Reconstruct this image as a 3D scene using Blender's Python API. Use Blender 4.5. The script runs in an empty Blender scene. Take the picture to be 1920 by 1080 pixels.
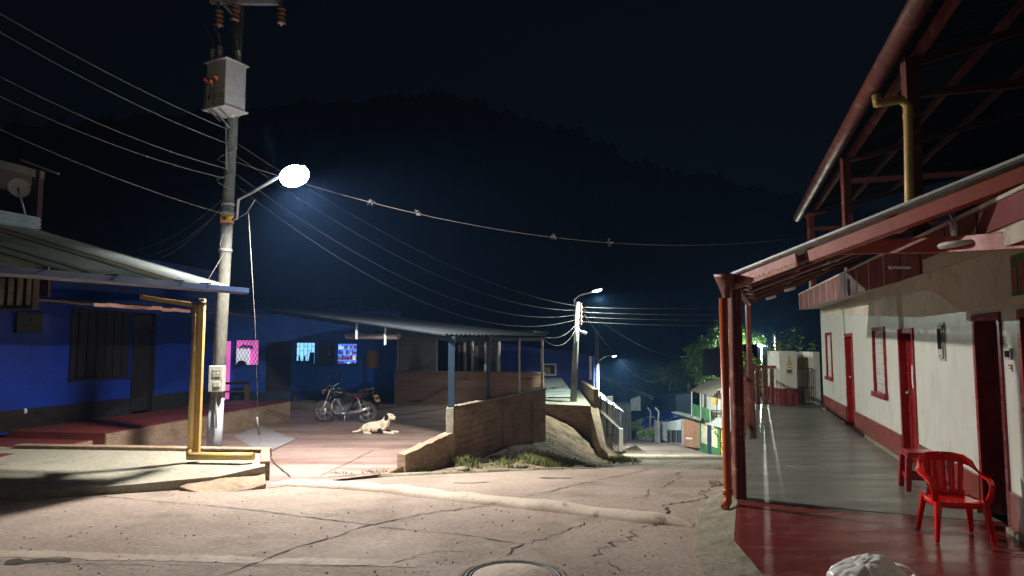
import bpy, bmesh, math, random
from mathutils import Vector, Matrix, noise
random.seed(7)
R = math.radians
scn = bpy.context.scene
col = scn.collection
CAMZ = 1.7; FPX = 1280.0
PITCH = math.atan(105 / FPX)
cp, sp = math.cos(PITCH), math.sin(PITCH)

def W(px, py, Y):
    kx = (px - 960) / FPX; ky = (540 - py) / FPX
    d = Vector((kx, cp - sp * ky, sp + cp * ky))
    d *= Y / d.y
    return Vector((d.x, d.y, CAMZ + d.z))
def G(px, py, z):
    kx = (px - 960) / FPX; ky = (540 - py) / FPX
    d = Vector((kx, cp - sp * ky, sp + cp * ky))
    t = (z - CAMZ) / d.z
    return Vector((d.x * t, d.y * t, z))
def lerp(a, b, t): return a + (b - a) * t
def interp(x, tab):
    if x <= tab[0][0]: return tab[0][1]
    for (a, va), (b, vb) in zip(tab, tab[1:]):
        if x <= b: return lerp(va, vb, (x - a) / (b - a))
    return tab[-1][1]
def sstep(t):
    t = max(0, min(1, t)); return t * t * (3 - 2 * t)

# ------------------------------------------------------------------ materials
def _mixrgb(nt, a, b, f, mode='MIX'):
    n = nt.nodes.new('ShaderNodeMix'); n.data_type = 'RGBA'; n.blend_type = mode
    for s, v in ((n.inputs[0], f), (n.inputs[6], a), (n.inputs[7], b)):
        if hasattr(v, 'links'): nt.links.new(v, s)
        else: s.default_value = v if not isinstance(v, tuple) or len(v) == 4 else (*v, 1)
    return n.outputs[2]
def _noise(nt, vec, scale, detail=4, rough=.6):
    n = nt.nodes.new('ShaderNodeTexNoise'); n.inputs['Scale'].default_value = scale
    n.inputs['Detail'].default_value = detail; n.inputs['Roughness'].default_value = rough
    nt.links.new(vec, n.inputs['Vector']); return n.outputs[0]
def _ramp(nt, v, a, b, ca=0.0, cb=1.0):
    n = nt.nodes.new('ShaderNodeMapRange'); n.inputs[1].default_value = a; n.inputs[2].default_value = b
    n.inputs[3].default_value = ca; n.inputs[4].default_value = cb
    nt.links.new(v, n.inputs[0]); return n.outputs[0]
def mat(name, c1, c2=None, scale=1.5, rough=.75, bump=.25, bscale=40, metal=0, stretch=(1, 1, 1),
        c3=None, s3=6, t3=(.58, .7), grain=.25, emit=None, estr=0, rvar=.1, obj=False, bd=.01, rot=0):
    m = bpy.data.materials.new(name); m.use_nodes = True; nt = m.node_tree
    b = nt.nodes['Principled BSDF']
    if obj:
        vec = nt.nodes.new('ShaderNodeTexCoord').outputs['Object']
    else:
        vec = nt.nodes.new('ShaderNodeNewGeometry').outputs['Position']
    mp = nt.nodes.new('ShaderNodeMapping'); nt.links.new(vec, mp.inputs[0]); mp.inputs['Scale'].default_value = stretch
    mp.inputs['Rotation'].default_value = (0, 0, rot)
    vec = mp.outputs[0]
    if c2 is None: c2 = tuple(x * .75 for x in c1)
    n1 = _noise(nt, vec, scale, 6)
    cc = _mixrgb(nt, c1, c2, _ramp(nt, n1, .35, .68))
    if c3: cc = _mixrgb(nt, cc, c3, _ramp(nt, _noise(nt, vec, s3, 5, .7), *t3))
    if grain:
        g = _noise(nt, vec, bscale * .8, 3)
        cc = _mixrgb(nt, cc, (0, 0, 0), _ramp(nt, g, .35, .75, 0, grain))
    nt.links.new(cc, b.inputs['Base Color'])
    nt.links.new(_ramp(nt, n1, .3, .7, max(.02, rough - rvar), min(1, rough + rvar)), b.inputs['Roughness'])
    b.inputs['Metallic'].default_value = metal
    if bump:
        bn = nt.nodes.new('ShaderNodeBump'); bn.inputs['Strength'].default_value = bump; bn.inputs['Distance'].default_value = bd
        nt.links.new(_noise(nt, vec, bscale, 5), bn.inputs['Height']); nt.links.new(bn.outputs[0], b.inputs['Normal'])
    if emit:
        b.inputs['Emission Color'].default_value = (*emit, 1); b.inputs['Emission Strength'].default_value = estr
    return m
def emis(name, c, s):
    m = bpy.data.materials.new(name); m.use_nodes = True; nt = m.node_tree
    b = nt.nodes['Principled BSDF']; b.inputs['Base Color'].default_value = (*c, 1)
    b.inputs['Emission Color'].default_value = (*c, 1); b.inputs['Emission Strength'].default_value = s
    n = nt.nodes.new('ShaderNodeTexNoise'); n.inputs['Scale'].default_value = 3
    nt.links.new(_ramp(nt, n.outputs[0], .3, .7, s * .85, s * 1.1), b.inputs['Emission Strength'])
    return m

M = {}
M['road'] = mat('road_concrete', (.38, .30, .245), (.26, .20, .16), .5, .85, .6, 26, c3=(.19, .145, .11), s3=1.1, t3=(.5, .72), grain=.4, bd=.02)
M['crack'] = mat('crack_dirt', (.075, .06, .042), (.04, .03, .022), 3, .95, .2)
M['patch'] = mat('pale_concrete', (.45, .36, .29), (.35, .28, .23), 2, .8, .4, 30, c3=(.25, .19, .14), s3=4, grain=.3)
M['hump'] = mat('pale_hump', (.58, .49, .40), (.48, .40, .32), 2, .8, .4, 30, c3=(.22, .165, .12), s3=3, grain=.25)
M['slab'] = mat('slab_concrete', (.36, .34, .26), (.27, .26, .20), 1.2, .85, .5, 25, c3=(.15, .14, .09), s3=2.2, grain=.4)
M['yard'] = mat('yard_concrete', (.44, .32, .28), (.30, .205, .18), .55, .5, .25, 18, c3=(.13, .06, .055), s3=.9, t3=(.45, .75), stretch=(.35, 1.6, 1), grain=.35, rvar=.15, rot=.15)
M['yardpale'] = mat('yard_pale', (.42, .40, .42), (.32, .30, .33), 1.5, .6, .3, 25, grain=.3)
M['oldwall'] = mat('old_render', (.42, .30, .20), (.27, .19, .13), 1.3, .9, .7, 18, c3=(.12, .09, .06), s3=1.6, t3=(.48, .85), grain=.45, stretch=(1, 1, 1.6))
M['kerb'] = mat('kerb_concrete', (.30, .26, .20), (.20, .18, .12), 3, .9, .7, 22, c3=(.09, .10, .04), s3=5, t3=(.55, .7), grain=.4, bd=.03)
M['walk'] = mat('red_walkway', (.21, .045, .03), (.15, .03, .025), 2, .45, .2, 30, c3=(.09, .04, .03), s3=2)
M['earth'] = mat('earth', (.36, .23, .15), (.24, .165, .10), 2.2, .95, .9, 14, c3=(.07, .08, .03), s3=2.2, t3=(.5, .62), grain=.5, bd=.05)
M['grass'] = mat('grass_blades', (.10, .14, .03), (.16, .17, .05), 8, .8, 0, grain=.1)
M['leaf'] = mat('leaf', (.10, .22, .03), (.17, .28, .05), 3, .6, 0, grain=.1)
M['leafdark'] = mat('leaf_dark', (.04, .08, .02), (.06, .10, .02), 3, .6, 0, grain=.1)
M['bark'] = mat('bark', (.10, .07, .05), (.06, .045, .03), 8, .9, .5)
M['hill'] = mat('night_hill', (.006, .010, .008), (.003, .006, .005), .1, 1, 0, grain=0)
M['tfloor'] = mat('grey_polished_floor', (.21, .225, .195), (.14, .15, .13), 1.1, .34, .06, 16, c3=(.09, .095, .08), s3=2.0, t3=(.45, .75), stretch=(.6, 2.0, 1), grain=.15, rvar=.1)
M['rfloor'] = mat('red_polished_floor', (.21, .036, .030), (.13, .022, .02), 1.6, .24, .1, 14, c3=(.26, .10, .09), s3=1.8, t3=(.5, .75), stretch=(.7, 2.2, 1), grain=.2, rvar=.12)
M['wwall'] = mat('white_gloss_wall', (.64, .65, .58), (.57, .575, .51), 1.4, .35, .06, 7, c3=(.46, .44, .37), s3=1.4, t3=(.55, .8), grain=.1, rvar=.1, stretch=(1, 1, .5))
M['cream'] = mat('cream_soffit', (.60, .54, .44), (.50, .45, .36), 1.2, .85, .4, 12, c3=(.38, .30, .22), s3=3, grain=.15)
M['dado'] = mat('dado_red', (.24, .05, .04), (.17, .035, .03), 2, .3, .1, 12, grain=.15)
M['redpaint'] = mat('red_paint', (.27, .012, .012), (.18, .009, .009), 3, .3, .08, 20, grain=.12)
M['redsteel'] = mat('red_oxide_steel', (.18, .045, .034), (.12, .028, .022), 3, .5, .2, 30, c3=(.36, .17, .12), s3=4, t3=(.55, .66), grain=.2)
M['redbeam'] = mat('orange_red_beam', (.42, .065, .025), (.30, .04, .018), 3, .45, .15, 30, c3=(.25, .04, .025), s3=5, grain=.25)
M['rafter'] = mat('dark_rafter_red', (.12, .028, .02), (.08, .02, .015), 3, .6, .2, 30)
M['orange'] = mat('orange_pipe', (.50, .10, .025), (.38, .06, .02), 3, .35, .05, grain=.15)
M['flake'] = mat('flaking_pink', (.62, .36, .28), (.5, .28, .22), 9, .8, .4)
M['tilered'] = mat('fascia_tile', (.20, .018, .015), (.13, .012, .011), 2, .6, .05, grain=.15)
M['white'] = mat('white_paint', (.75, .75, .72), (.66, .66, .62), 3, .5, .1, grain=.1)
M['zinc'] = mat('zinc_sheet', (.55, .62, .60), (.38, .44, .43), 1.2, .5, .1, 20, metal=.1, c3=(.17, .17, .14), s3=2.4, t3=(.58, .8), grain=.2)
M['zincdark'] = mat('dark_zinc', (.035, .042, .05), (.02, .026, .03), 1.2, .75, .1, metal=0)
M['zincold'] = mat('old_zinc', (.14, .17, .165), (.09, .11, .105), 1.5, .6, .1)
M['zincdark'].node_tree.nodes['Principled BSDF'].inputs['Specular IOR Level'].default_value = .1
M['ysheet'] = mat('yellow_translucent_sheet', (.50, .42, .20), (.40, .33, .15), 2, .6, .1)
M['yellow'] = mat('yellow_paint', (.58, .40, .14), (.48, .32, .10), 3, .4, .08, grain=.12)
M['bluewall'] = mat('blue_wall', (.003, .04, .38), (.002, .026, .26), 1.1, .6, .2, 22, c3=(.003, .02, .2), s3=2, t3=(.55, .75), grain=.25)
M['bluehouse'] = mat('deep_blue_wall', (.014, .14, .75), (.010, .10, .55), 1.1, .6, .2, 22, grain=.25)
M['bluegut'] = mat('blue_gutter', (.015, .03, .09), (.01, .022, .06), 2, .4, .05, grain=.1)
M['navy'] = mat('navy_post', (.02, .05, .10), (.012, .03, .06), 3, .5, .1)
M['black'] = mat('black_steel', (.012, .010, .010), (.02, .016, .014), 6, .55, .1)
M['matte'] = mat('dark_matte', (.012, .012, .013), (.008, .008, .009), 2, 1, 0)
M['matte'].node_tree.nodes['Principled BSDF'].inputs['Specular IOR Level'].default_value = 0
M['darkwood'] = mat('dark_wood', (.06, .032, .02), (.035, .02, .014), 4, .8, .4, stretch=(1, 1, .2))
M['wood'] = mat('wood', (.34, .22, .11), (.24, .15, .08), 5, .75, .4, stretch=(1, 1, .3))
M['pole'] = mat('pole_concrete', (.17, .17, .145), (.12, .12, .10), 2.5, .85, .5, 25, c3=(.17, .16, .13), s3=7, grain=.35, stretch=(1, 1, .5))
M['galv'] = mat('galvanised', (.5, .52, .54), (.4, .42, .44), 6, .4, .05, metal=.6)
M['wire'] = mat('wire', (.20, .19, .18), (.14, .13, .12), 4, .6, 0, grain=0)
M['wiredark'] = mat('wire_dark', (.07, .065, .06), (.05, .045, .04), 4, .6, 0, grain=0)
M['tank'] = mat('transformer_grey', (.52, .50, .46), (.42, .40, .37), 3, .5, .1, c3=(.25, .2, .16), s3=5, t3=(.6, .75))
M['ceramic'] = mat('ceramic', (.33, .17, .11), (.22, .1, .07), 5, .3, 0)
M['orangeins'] = mat('orange_cap', (.55, .10, .03), None, 5, .4, 0)
M['rubber'] = mat('rubber', (.022, .022, .022), (.06, .055, .05), 14, .85, .4, obj=True)
M['tyredust'] = mat('dusty_tyre', (.13, .115, .095), (.07, .065, .055), 14, .9, .4, obj=True)
M['alloy'] = mat('alloy', (.26, .26, .26), (.16, .16, .16), 20, .35, .05, metal=.25, obj=True)
M['bikeblack'] = mat('bike_black', (.012, .012, .014), (.02, .02, .022), 8, .15, .02, obj=True, grain=0)
M['bikered'] = mat('bike_red', (.28, .02, .015), None, 8, .25, 0, obj=True, grain=0)
M['vinyl'] = mat('vinyl_seat', (.03, .03, .032), None, 30, .5, .1, obj=True)
M['chrome'] = mat('chrome', (.7, .7, .72), None, 8, .25, 0, metal=.6, obj=True, grain=0)
M['plate'] = mat('plate_yellow', (.75, .42, .03), None, 8, .4, 0, obj=True, grain=0)
M['redplast'] = mat('red_plastic', (.80, .012, .008), (.70, .010, .007), 3, .2, .02, 30, grain=.05, rvar=.05)
M['darkred'] = mat('worn_red_plastic', (.36, .02, .03), (.28, .018, .025), 3, .3, .03, 30, grain=.08)
M['ironring'] = mat('rusty_iron', (.07, .06, .05), (.04, .035, .03), 9, .6, .4)
M['bag'] = mat('white_bag', (.88, .88, .88), (.84, .84, .85), 4, .3, .12, 9, grain=.05)
M['meterpaint'] = mat('pale_blue_paint', (.40, .45, .50), (.30, .35, .42), 4, .7, .3)
M['gmeter'] = mat('meter_grey', (.42, .42, .38), (.32, .32, .29), 5, .45, .05)
M['whitecoat'] = mat('greyboard', (.30, .27, .22), (.22, .2, .16), 1.5, .85, .2)
M['brownboard'] = mat('brown_panel', (.50, .31, .21), (.34, .21, .14), 1.2, .8, .3, c3=(.08, .045, .03), s3=3, stretch=(.3, .3, 3), grain=.3)
M['greypanel'] = mat('grey_panel', (.30, .29, .27), (.22, .21, .20), 1.2, .8, .2)
M['green'] = mat('green_paint', (.03, .20, .05), (.02, .13, .035), 4, .6, .2, c3=(.03, .06, .03), s3=1.5, t3=(.5, .7))
M['creamwall'] = mat('cream_wall', (.62, .56, .42), (.5, .45, .34), 3, .8, .2, c3=(.25, .21, .15), s3=1.5, t3=(.5, .7))
M['whitebrick'] = mat('plank_white', (.50, .50, .48), (.36, .36, .35), 3, .8, .3, c3=(.16, .15, .13), s3=1.3, t3=(.5, .7), stretch=(2, 2, .3))
M['orangewall'] = mat('orange_brick', (.42, .19, .09), (.30, .13, .07), 6, .85, .4, c3=(.15, .08, .05), s3=1.5, t3=(.5, .7))
M['yellowwall'] = mat('yellow_wall', (.65, .42, .04), (.5, .32, .03), 3, .7, .1)
M['tarp'] = mat('blue_roof', (.015, .07, .36), (.01, .045, .24), 1, .5, .2, c3=(.01, .04, .2), s3=.6, t3=(.5, .75))
M['glass'] = mat('dark_glass', (.02, .03, .04), None, 3, .08, 0, grain=0)
M['paper'] = mat('paper', (.75, .74, .7), None, 3, .8, 0)
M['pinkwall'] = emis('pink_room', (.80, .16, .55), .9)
M['pinkwhite'] = emis('lit_fridge', (.80, .82, .9), .9)
M['cyanwall'] = emis('cyan_room', (.25, .62, .90), 1.4)
M['shopblue'] = emis('shop_blue', (.04, .20, .80), 1.1)
M['blueglow'] = emis('blue_room_glow', (.20, .30, .80), .5)
M['led1'] = emis('street_led', (.80, .90, 1.0), 62)
M['led2'] = emis('street_led_small', (.86, .95, 1.0), 14)
M['greenled'] = emis('green_led', (.1, 1, .2), 4)

# ------------------------------------------------------------------ mesh builder
class MB:
    def __init__(s): s.v = []; s.f = []; s.m = []; s.sm = []
    def add(s, vs, fs, mi=0, smooth=False):
        o = len(s.v); s.v += [Vector(v) for v in vs]
        for f in fs: s.f.append([i + o for i in f]); s.m.append(mi); s.sm.append(smooth)
        return s
    def hexa(s, p, mi=0):
        return s.add(p, [(0, 3, 2, 1), (4, 5, 6, 7), (0, 1, 5, 4), (1, 2, 6, 5), (2, 3, 7, 6), (3, 0, 4, 7)], mi)
    def box(s, c, d, mi=0, rz=0, rot=None):
        x, y, z = d[0] / 2, d[1] / 2, d[2] / 2
        m = rot or Matrix.Rotation(rz, 3, 'Z'); c = Vector(c)
        return s.hexa([c + m @ Vector(q) for q in ((-x, -y, -z), (x, -y, -z), (x, y, -z), (-x, y, -z), (-x, -y, z), (x, -y, z), (x, y, z), (-x, y, z))], mi)
    def beam(s, a, b, w, h, mi=0):
        a = Vector(a); b = Vector(b); d = (b - a).normalized()
        side = d.cross(Vector((0, 0, 1)))
        side = Vector((1, 0, 0)) if side.length < .01 else side.normalized()
        up = side.cross(d).normalized()
        q = []
        for p in (a, b):
            for i, j in ((-1, -1), (1, -1), (1, 1), (-1, 1)): q.append(p + side * w / 2 * i + up * h / 2 * j)
        return s.hexa(q, mi)
    def cyl(s, a, b, r0, r1=None, n=12, mi=0, cap=True):
        r1 = r0 if r1 is None else r1
        return s.tube([a, b], [r0, r1], n, mi, cap)
    def tube(s, pts, r, n=8, mi=0, cap=True):
        pts = [Vector(p) for p in pts]
        rs = r if isinstance(r, (list, tuple)) else [r] * len(pts)
        vs = []; fs = []; prev = None
        for i, p in enumerate(pts):
            d = (pts[min(i + 1, len(pts) - 1)] - pts[max(i - 1, 0)]).normalized()
            if prev is None:
                side = d.cross(Vector((0, 0, 1)))
                side = Vector((1, 0, 0)) if side.length < .05 else side.normalized()
            else:
                side = (prev - d * prev.dot(d)); side = side.normalized() if side.length > 1e-4 else d.orthogonal().normalized()
            prev = side; up = side.cross(d)
            for k in range(n):
                a = 2 * math.pi * k / n; vs.append(p + (side * math.cos(a) + up * math.sin(a)) * rs[i])
        for i in range(len(pts) - 1):
            for k in range(n):
                fs.append((i * n + k, i * n + (k + 1) % n, (i + 1) * n + (k + 1) % n, (i + 1) * n + k))
        s.add(vs, fs, mi, True)
        if cap:
            o = len(s.v) - len(vs)
            s.f.append([o + k for k in range(n)][::-1]); s.m.append(mi); s.sm.append(False)
            s.f.append([o + (len(pts) - 1) * n + k for k in range(n)]); s.m.append(mi); s.sm.append(False)
        return s
    def lathe(s, c, prof, n=20, mi=0, axis='Z'):
        c = Vector(c); vs = []; fs = []
        for r, h in prof:
            for k in range(n):
                a = 2 * math.pi * k / n; x, y = r * math.cos(a), r * math.sin(a)
                vs.append(c + (Vector((x, y, h)) if axis == 'Z' else Vector((x, h, y)) if axis == 'Y' else Vector((h, x, y))))
        for i in range(len(prof) - 1):
            for k in range(n): fs.append((i * n + k, i * n + (k + 1) % n, (i + 1) * n + (k + 1) % n, (i + 1) * n + k))
        return s.add(vs, fs, mi, True)
    def ell(s, c, r, n=14, mi=0, rot=None):
        m = rot or Matrix.Identity(3); c = Vector(c); vs = []; fs = []; h = n // 2 + 1
        for i in range(h + 1):
            t = math.pi * i / h
            for k in range(n):
                a = 2 * math.pi * k / n
                vs.append(c + m @ Vector((r[0] * math.sin(t) * math.cos(a), r[1] * math.sin(t) * math.sin(a), r[2] * math.cos(t))))
        for i in range(h):
            for k in range(n): fs.append((i * n + k, (i + 1) * n + k, (i + 1) * n + (k + 1) % n, i * n + (k + 1) % n))
        return s.add(vs, fs, mi, True)
    def prism(s, poly, z0, z1, mi=0, smi=None):
        n = len(poly); f0 = (lambda i: z0[i]) if isinstance(z0, list) else (lambda i: z0)
        f1 = (lambda i: z1[i]) if isinstance(z1, list) else (lambda i: z1)
        vs = [(poly[i][0], poly[i][1], f0(i)) for i in range(n)] + [(poly[i][0], poly[i][1], f1(i)) for i in range(n)]
        s.add(vs, [list(range(n, 2 * n))], mi); o = len(s.v) - 2 * n
        for i in range(n):
            s.f.append([o + i, o + (i + 1) % n, o + n + (i + 1) % n, o + n + i]); s.m.append(mi if smi is None else smi); s.sm.append(False)
        s.f.append([o + i for i in range(n)][::-1]); s.m.append(mi); s.sm.append(False)
        return s
    def quad(s, a, b, c, d, mi=0): return s.add([a, b, c, d], [(0, 1, 2, 3)], mi)
    def corr(s, a, b, c, d, waves, amp=.012, seg=1, mi=0, mifn=None, sub=4, thick=0):
        """corrugated sheet a->b across the waves, a->d along them"""
        a, b, c, d = map(Vector, (a, b, c, d)); nrm = (b - a).cross(d - a).normalized()
        n = waves * sub; vs = []; fs = []
        for j in range(seg + 1):
            v = j / seg
            for i in range(n + 1):
                u = i / n
                vs.append(lerp(lerp(a, b, u), lerp(d, c, u), v) + nrm * amp * math.sin(2 * math.pi * i / sub))
        o = len(s.v); s.v += vs
        for j in range(seg):
            for i in range(n):
                s.f.append([o + j * (n + 1) + i, o + j * (n + 1) + i + 1, o + (j + 1) * (n + 1) + i + 1, o + (j + 1) * (n + 1) + i])
                s.m.append(mifn(i / n, j / seg) if mifn else mi); s.sm.append(False)
        return s
    def build(s, name, mats, parent=None, loc=None, bevel=0, bseg=2):
        me = bpy.data.meshes.new(name)
        if parent is not None: org = ORG[parent.name]
        else: org = (Vector(loc), 0.0) if loc is not None else (Vector((0, 0, 0)), 0.0)
        if LOCAL[0]: org = (Vector((0, 0, 0)), 0.0)
        me.from_pydata([tuple(v - org[0]) for v in s.v], [], s.f)
        if not isinstance(mats, (list, tuple)): mats = [mats]
        for m in mats: me.materials.append(M[m] if isinstance(m, str) else m)
        for i, p in enumerate(me.polygons):
            p.material_index = s.m[i]; p.use_smooth = s.sm[i]
        bm = bmesh.new(); bm.from_mesh(me); bmesh.ops.recalc_face_normals(bm, faces=bm.faces); bm.to_mesh(me); bm.free()
        o = bpy.data.objects.new(name, me); col.objects.link(o)
        if parent is not None: o.parent = parent
        elif not LOCAL[0]: o.location = org[0]
        ORG[o.name] = org
        if bevel:
            md = o.modifiers.new('bevel', 'BEVEL'); md.width = bevel; md.segments = bseg; md.limit_method = 'ANGLE'; md.angle_limit = R(40)
        return o
ORG = {}
LOCAL = [False]
def tag(o, label=None, cat=None, group=None, kind=None):
    if label: o['label'] = label
    if cat: o['category'] = cat
    if group: o['group'] = group
    if kind: o['kind'] = kind
    return o
def thing(name, loc, label, cat, group=None):
    o = bpy.data.objects.new(name, None); col.objects.link(o); o.location = loc; o.empty_display_size = .1
    ORG[o.name] = (Vector(loc), 0.0)
    return tag(o, label, cat, group)
def local_thing(name, loc, rz, label, cat, group=None):
    """parts are modelled in the thing's own coordinates"""
    o = bpy.data.objects.new(name, None); col.objects.link(o); o.location = loc; o.rotation_euler = (0, 0, rz)
    ORG[o.name] = (Vector((0, 0, 0)), 0.0)
    return tag(o, label, cat, group)
def copy_tree(o, parent=None):
    c = o.copy(); col.objects.link(c)
    if parent: c.parent = parent
    for ch in list(o.children): copy_tree(ch, c)
    return c
def struct(o): o['kind'] = 'structure'; return o
class Frame:
    def __init__(s, o, d):
        s.o = Vector((o[0], o[1], 0)); d = Vector((d[0], d[1], 0)).normalized(); s.d = d; s.n = Vector((-d.y, d.x, 0))
    def p(s, u, o, z): q = s.o + s.d * u + s.n * o; return Vector((q.x, q.y, z))
    def box(s, mb, u0, u1, o0, o1, z0, z1, mi=0):
        return mb.hexa([s.p(u0, o0, z0), s.p(u1, o0, z0), s.p(u1, o1, z0), s.p(u0, o1, z0), s.p(u0, o0, z1), s.p(u1, o0, z1), s.p(u1, o1, z1), s.p(u0, o1, z1)], mi)
    def wall(s, mb, u0, u1, z0, z1, holes, th=.18, mi=0):
        us = sorted({u0, u1, *[h[0] for h in holes], *[h[1] for h in holes]})
        for a, b in zip(us, us[1:]):
            mid = (a + b) / 2; hs = sorted([(h[2], h[3]) for h in holes if h[0] <= mid <= h[1]])
            z = z0
            for ha, hb in hs:
                if ha > z + .001: s.box(mb, a, b, -th, 0, z, ha, mi)
                z = hb
            if z1 > z + .001: s.box(mb, a, b, -th, 0, z, z1, mi)
        return mb

# ------------------------------------------------------------------ terrain
ROADZ = [(-5, 0.02), (0, -.05), (5, -.1), (8, -.22), (10, -.35), (12.2, -.5), (16, -1.1), (22, -2.0), (30, -3.2), (40, -4.65), (50, -5.75), (65, -7.3), (85, -9.2), (110, -11.3), (150, -13)]
YARDZ = [(-5, 0.02), (0, -.05), (5, -.1), (8, -.22), (10, -.35), (12, -.42), (20, -.58), (28, -.62), (34, -2.2), (40, -4.65), (50, -5.75), (65, -7.3), (85, -9.2), (110, -11.3), (150, -13)]
RL = [(10, -3.4), (11.3, -1.9), (12.1, .2), (14.7, 2.2), (18, 2.5), (24, 3.9), (40, 6.4), (65, 10.8), (85, 13.6), (110, 16), (130, 14)]
RR = [(5, 1.75), (6, 1.85), (7.6, 2.3), (14, 4.5), (19.4, 6.4), (26, 8.6), (40, 12.2), (65, 14.7), (85, 17.2), (110, 19.5), (130, 17)]
def roadz(Y): return interp(Y, ROADZ)
def yardz(Y): return interp(Y, YARDZ)
def S(x, Y):
    l = interp(Y, RL) if Y >= 10 else -1e3
    if x >= l: return roadz(Y)
    wd = 2.4 if Y > 13 else .6
    w = sstep((l - x) / wd)
    return lerp(roadz(Y), max(yardz(Y), roadz(Y)), w)
def stations():
    ys = []; y = -3.0
    while y < 20: ys.append(y); y += .4
    while y < 130: ys.append(y); y += 1.5
    return ys
# ground sheet
mb = MB()
ys = [-6 + i * .7 for i in range(60)] + [36 + i * 3 for i in range(60)] + [220, 260, 320, 420, 600]
xs = [-500, -300, -180, -120, -80, -60, -45] + [-36 + i * 1.0 for i in range(80)] + [46, 52, 60, 70, 85, 100, 130, 180, 300, 500]
for Y in ys:
    for x in xs:
        z = S(x, Y) - .035
        if Y > 12.5 and x < interp(Y, RL) and x > -1.5 and Y < 30: z += .10 * noise.noise(Vector((x * .9, Y * .9, 0)))
        r = interp(Y, RR) if Y > 5 else 1.75
        if x > r + 14 and Y > 30: z += min(7, (x - r - 14) * .2)          # hillside on the right
        if x > r + 2 and Y <= 24: z = min(z, -.2)
        mb.v.append(Vector((x, Y, z)))
nx = len(xs)
for j in range(len(ys) - 1):
    for i in range(nx - 1):
        mb.f.append([j * nx + i, j * nx + i + 1, (j + 1) * nx + i + 1, (j + 1) * nx + i]); mb.m.append(0); mb.sm.append(True)
struct(mb.build('ground', 'earth'))

# road sheet with joints and cracks in its own mesh
mb = MB(); NX = 26
sts = stations()
for Y in sts:
    l = -20.0 if Y < 10.0 else interp(Y, RL); r = interp(Y, RR)
    for i in range(NX + 1):
        x = lerp(l, r, i / NX); mb.v.append(Vector((x, Y, S(x, Y) + .0)))
for j in range(len(sts) - 1):
    for i in range(NX):
        mb.f.append([j * (NX + 1) + i, j * (NX + 1) + i + 1, (j + 1) * (NX + 1) + i + 1, (j + 1) * (NX + 1) + i]); mb.m.append(0); mb.sm.append(True)
def road_pt(px, py):
    z = -.2
    for _ in range(12):
        p = G(px, py, z); z = S(p.x, p.y)
    return p
def strip(mb, pts, w, dz=.006, mi=1, jit=.03, step=.05, wv=.9):
    pts = [Vector(p) for p in pts]; out = []
    for a, b in zip(pts, pts[1:]):
        n = max(1, int((b - a).length / step))
        for i in range(n):
            out.append(a.lerp(b, i / n))
    out.append(pts[-1]); q = []
    for i, p in enumerate(out):
        d = (out[min(i + 1, len(out) - 1)] - out[max(0, i - 1)]); d.z = 0; d.normalize(); s_ = Vector((d.y, -d.x, 0))
        j = jit * noise.noise(p * 1.3) * 2.6 + jit * 1.2 * noise.noise(p * 6) + (.012 + jit * .25) * random.uniform(-1, 1)
        ww = w * (1 + wv * noise.noise(p * 5 + Vector((9, 3, 1))) * 1.6) / 2
        if i in (0, len(out) - 1): ww *= .2
        c = p + s_ * j
        for sg in (-1, 1):
            v = c + s_ * ww * sg; q.append(Vector((v.x, v.y, S(v.x, v.y) + dz)))
    mb.add(q, [(2 * i, 2 * i + 1, 2 * i + 3, 2 * i + 2) for i in range(len(out) - 1)], mi)
CR = [([(190, 931), (430, 952), (640, 978), (710, 985)], .035, .01), ([(400, 1085), (560, 1025), (690, 985), (790, 965), (905, 950), (1100, 905), (1230, 880)], .035, .03),
      ([(700, 988), (860, 1002), (985, 1022)], .025, .01), ([(940, 1040), (1010, 1012), (1110, 980)], .03, .06),
      ([(1105, 1045), (1150, 1022), (1160, 1005), (1215, 985), (1265, 960), (1290, 940), (1330, 905)], .05, .1),
      ([(740, 1058), (800, 1035), (870, 1030)], .02, .05), ([(1150, 1050), (1190, 1075)], .02, .05), ([(1180, 935), (1230, 915), (1290, 885)], .03, .07),
      ([(1220, 880), (1250, 862), (1235, 848), (1262, 838)], .06, .12), ([(1255, 870), (1290, 858), (1275, 842)], .06, .12), ([(1300, 880), (1330, 868)], .05, .1),
      ([(120, 1010), (160, 1000)], .02, .05), ([(30, 1058), (700, 1064)], .02, .02)]
for pts, w, j in CR: strip(mb, [road_pt(*p) for p in pts], w * .45, jit=j)
strip(mb, [road_pt(*p) for p in [(-300, 1030), (100, 1040), (500, 1052), (790, 1058)]], .20, mi=2, jit=.02, wv=.3, dz=.003)
# dark stains
for (px, py, w_, n_) in ((1040, 898, .10, 5), (880, 905, .05, 4), (60, 1055, .12, 3), (1055, 1090, .1, 4)):
    c = road_pt(px, py); strip(mb, [c + Vector((-.25, 0, 0)), c, c + Vector((.3, .05, 0))], w_, jit=.05, step=.05, dz=.0045)
struct(mb.build('road', ['road', 'crack', 'patch']))

# scattered grit
mb = MB()
for i in range(260):
    px = random.uniform(0, 1330); py = random.uniform(915, 1080)
    p = road_pt(px, py); r = random.uniform(.004, .013)
    mb.ell(p + Vector((0, 0, r * .3)), (r, r * .8, r * .6), 5)
tag(mb.build('gravel', 'patch'), 'loose grit scattered over the concrete road', 'grit', kind='stuff')

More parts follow.
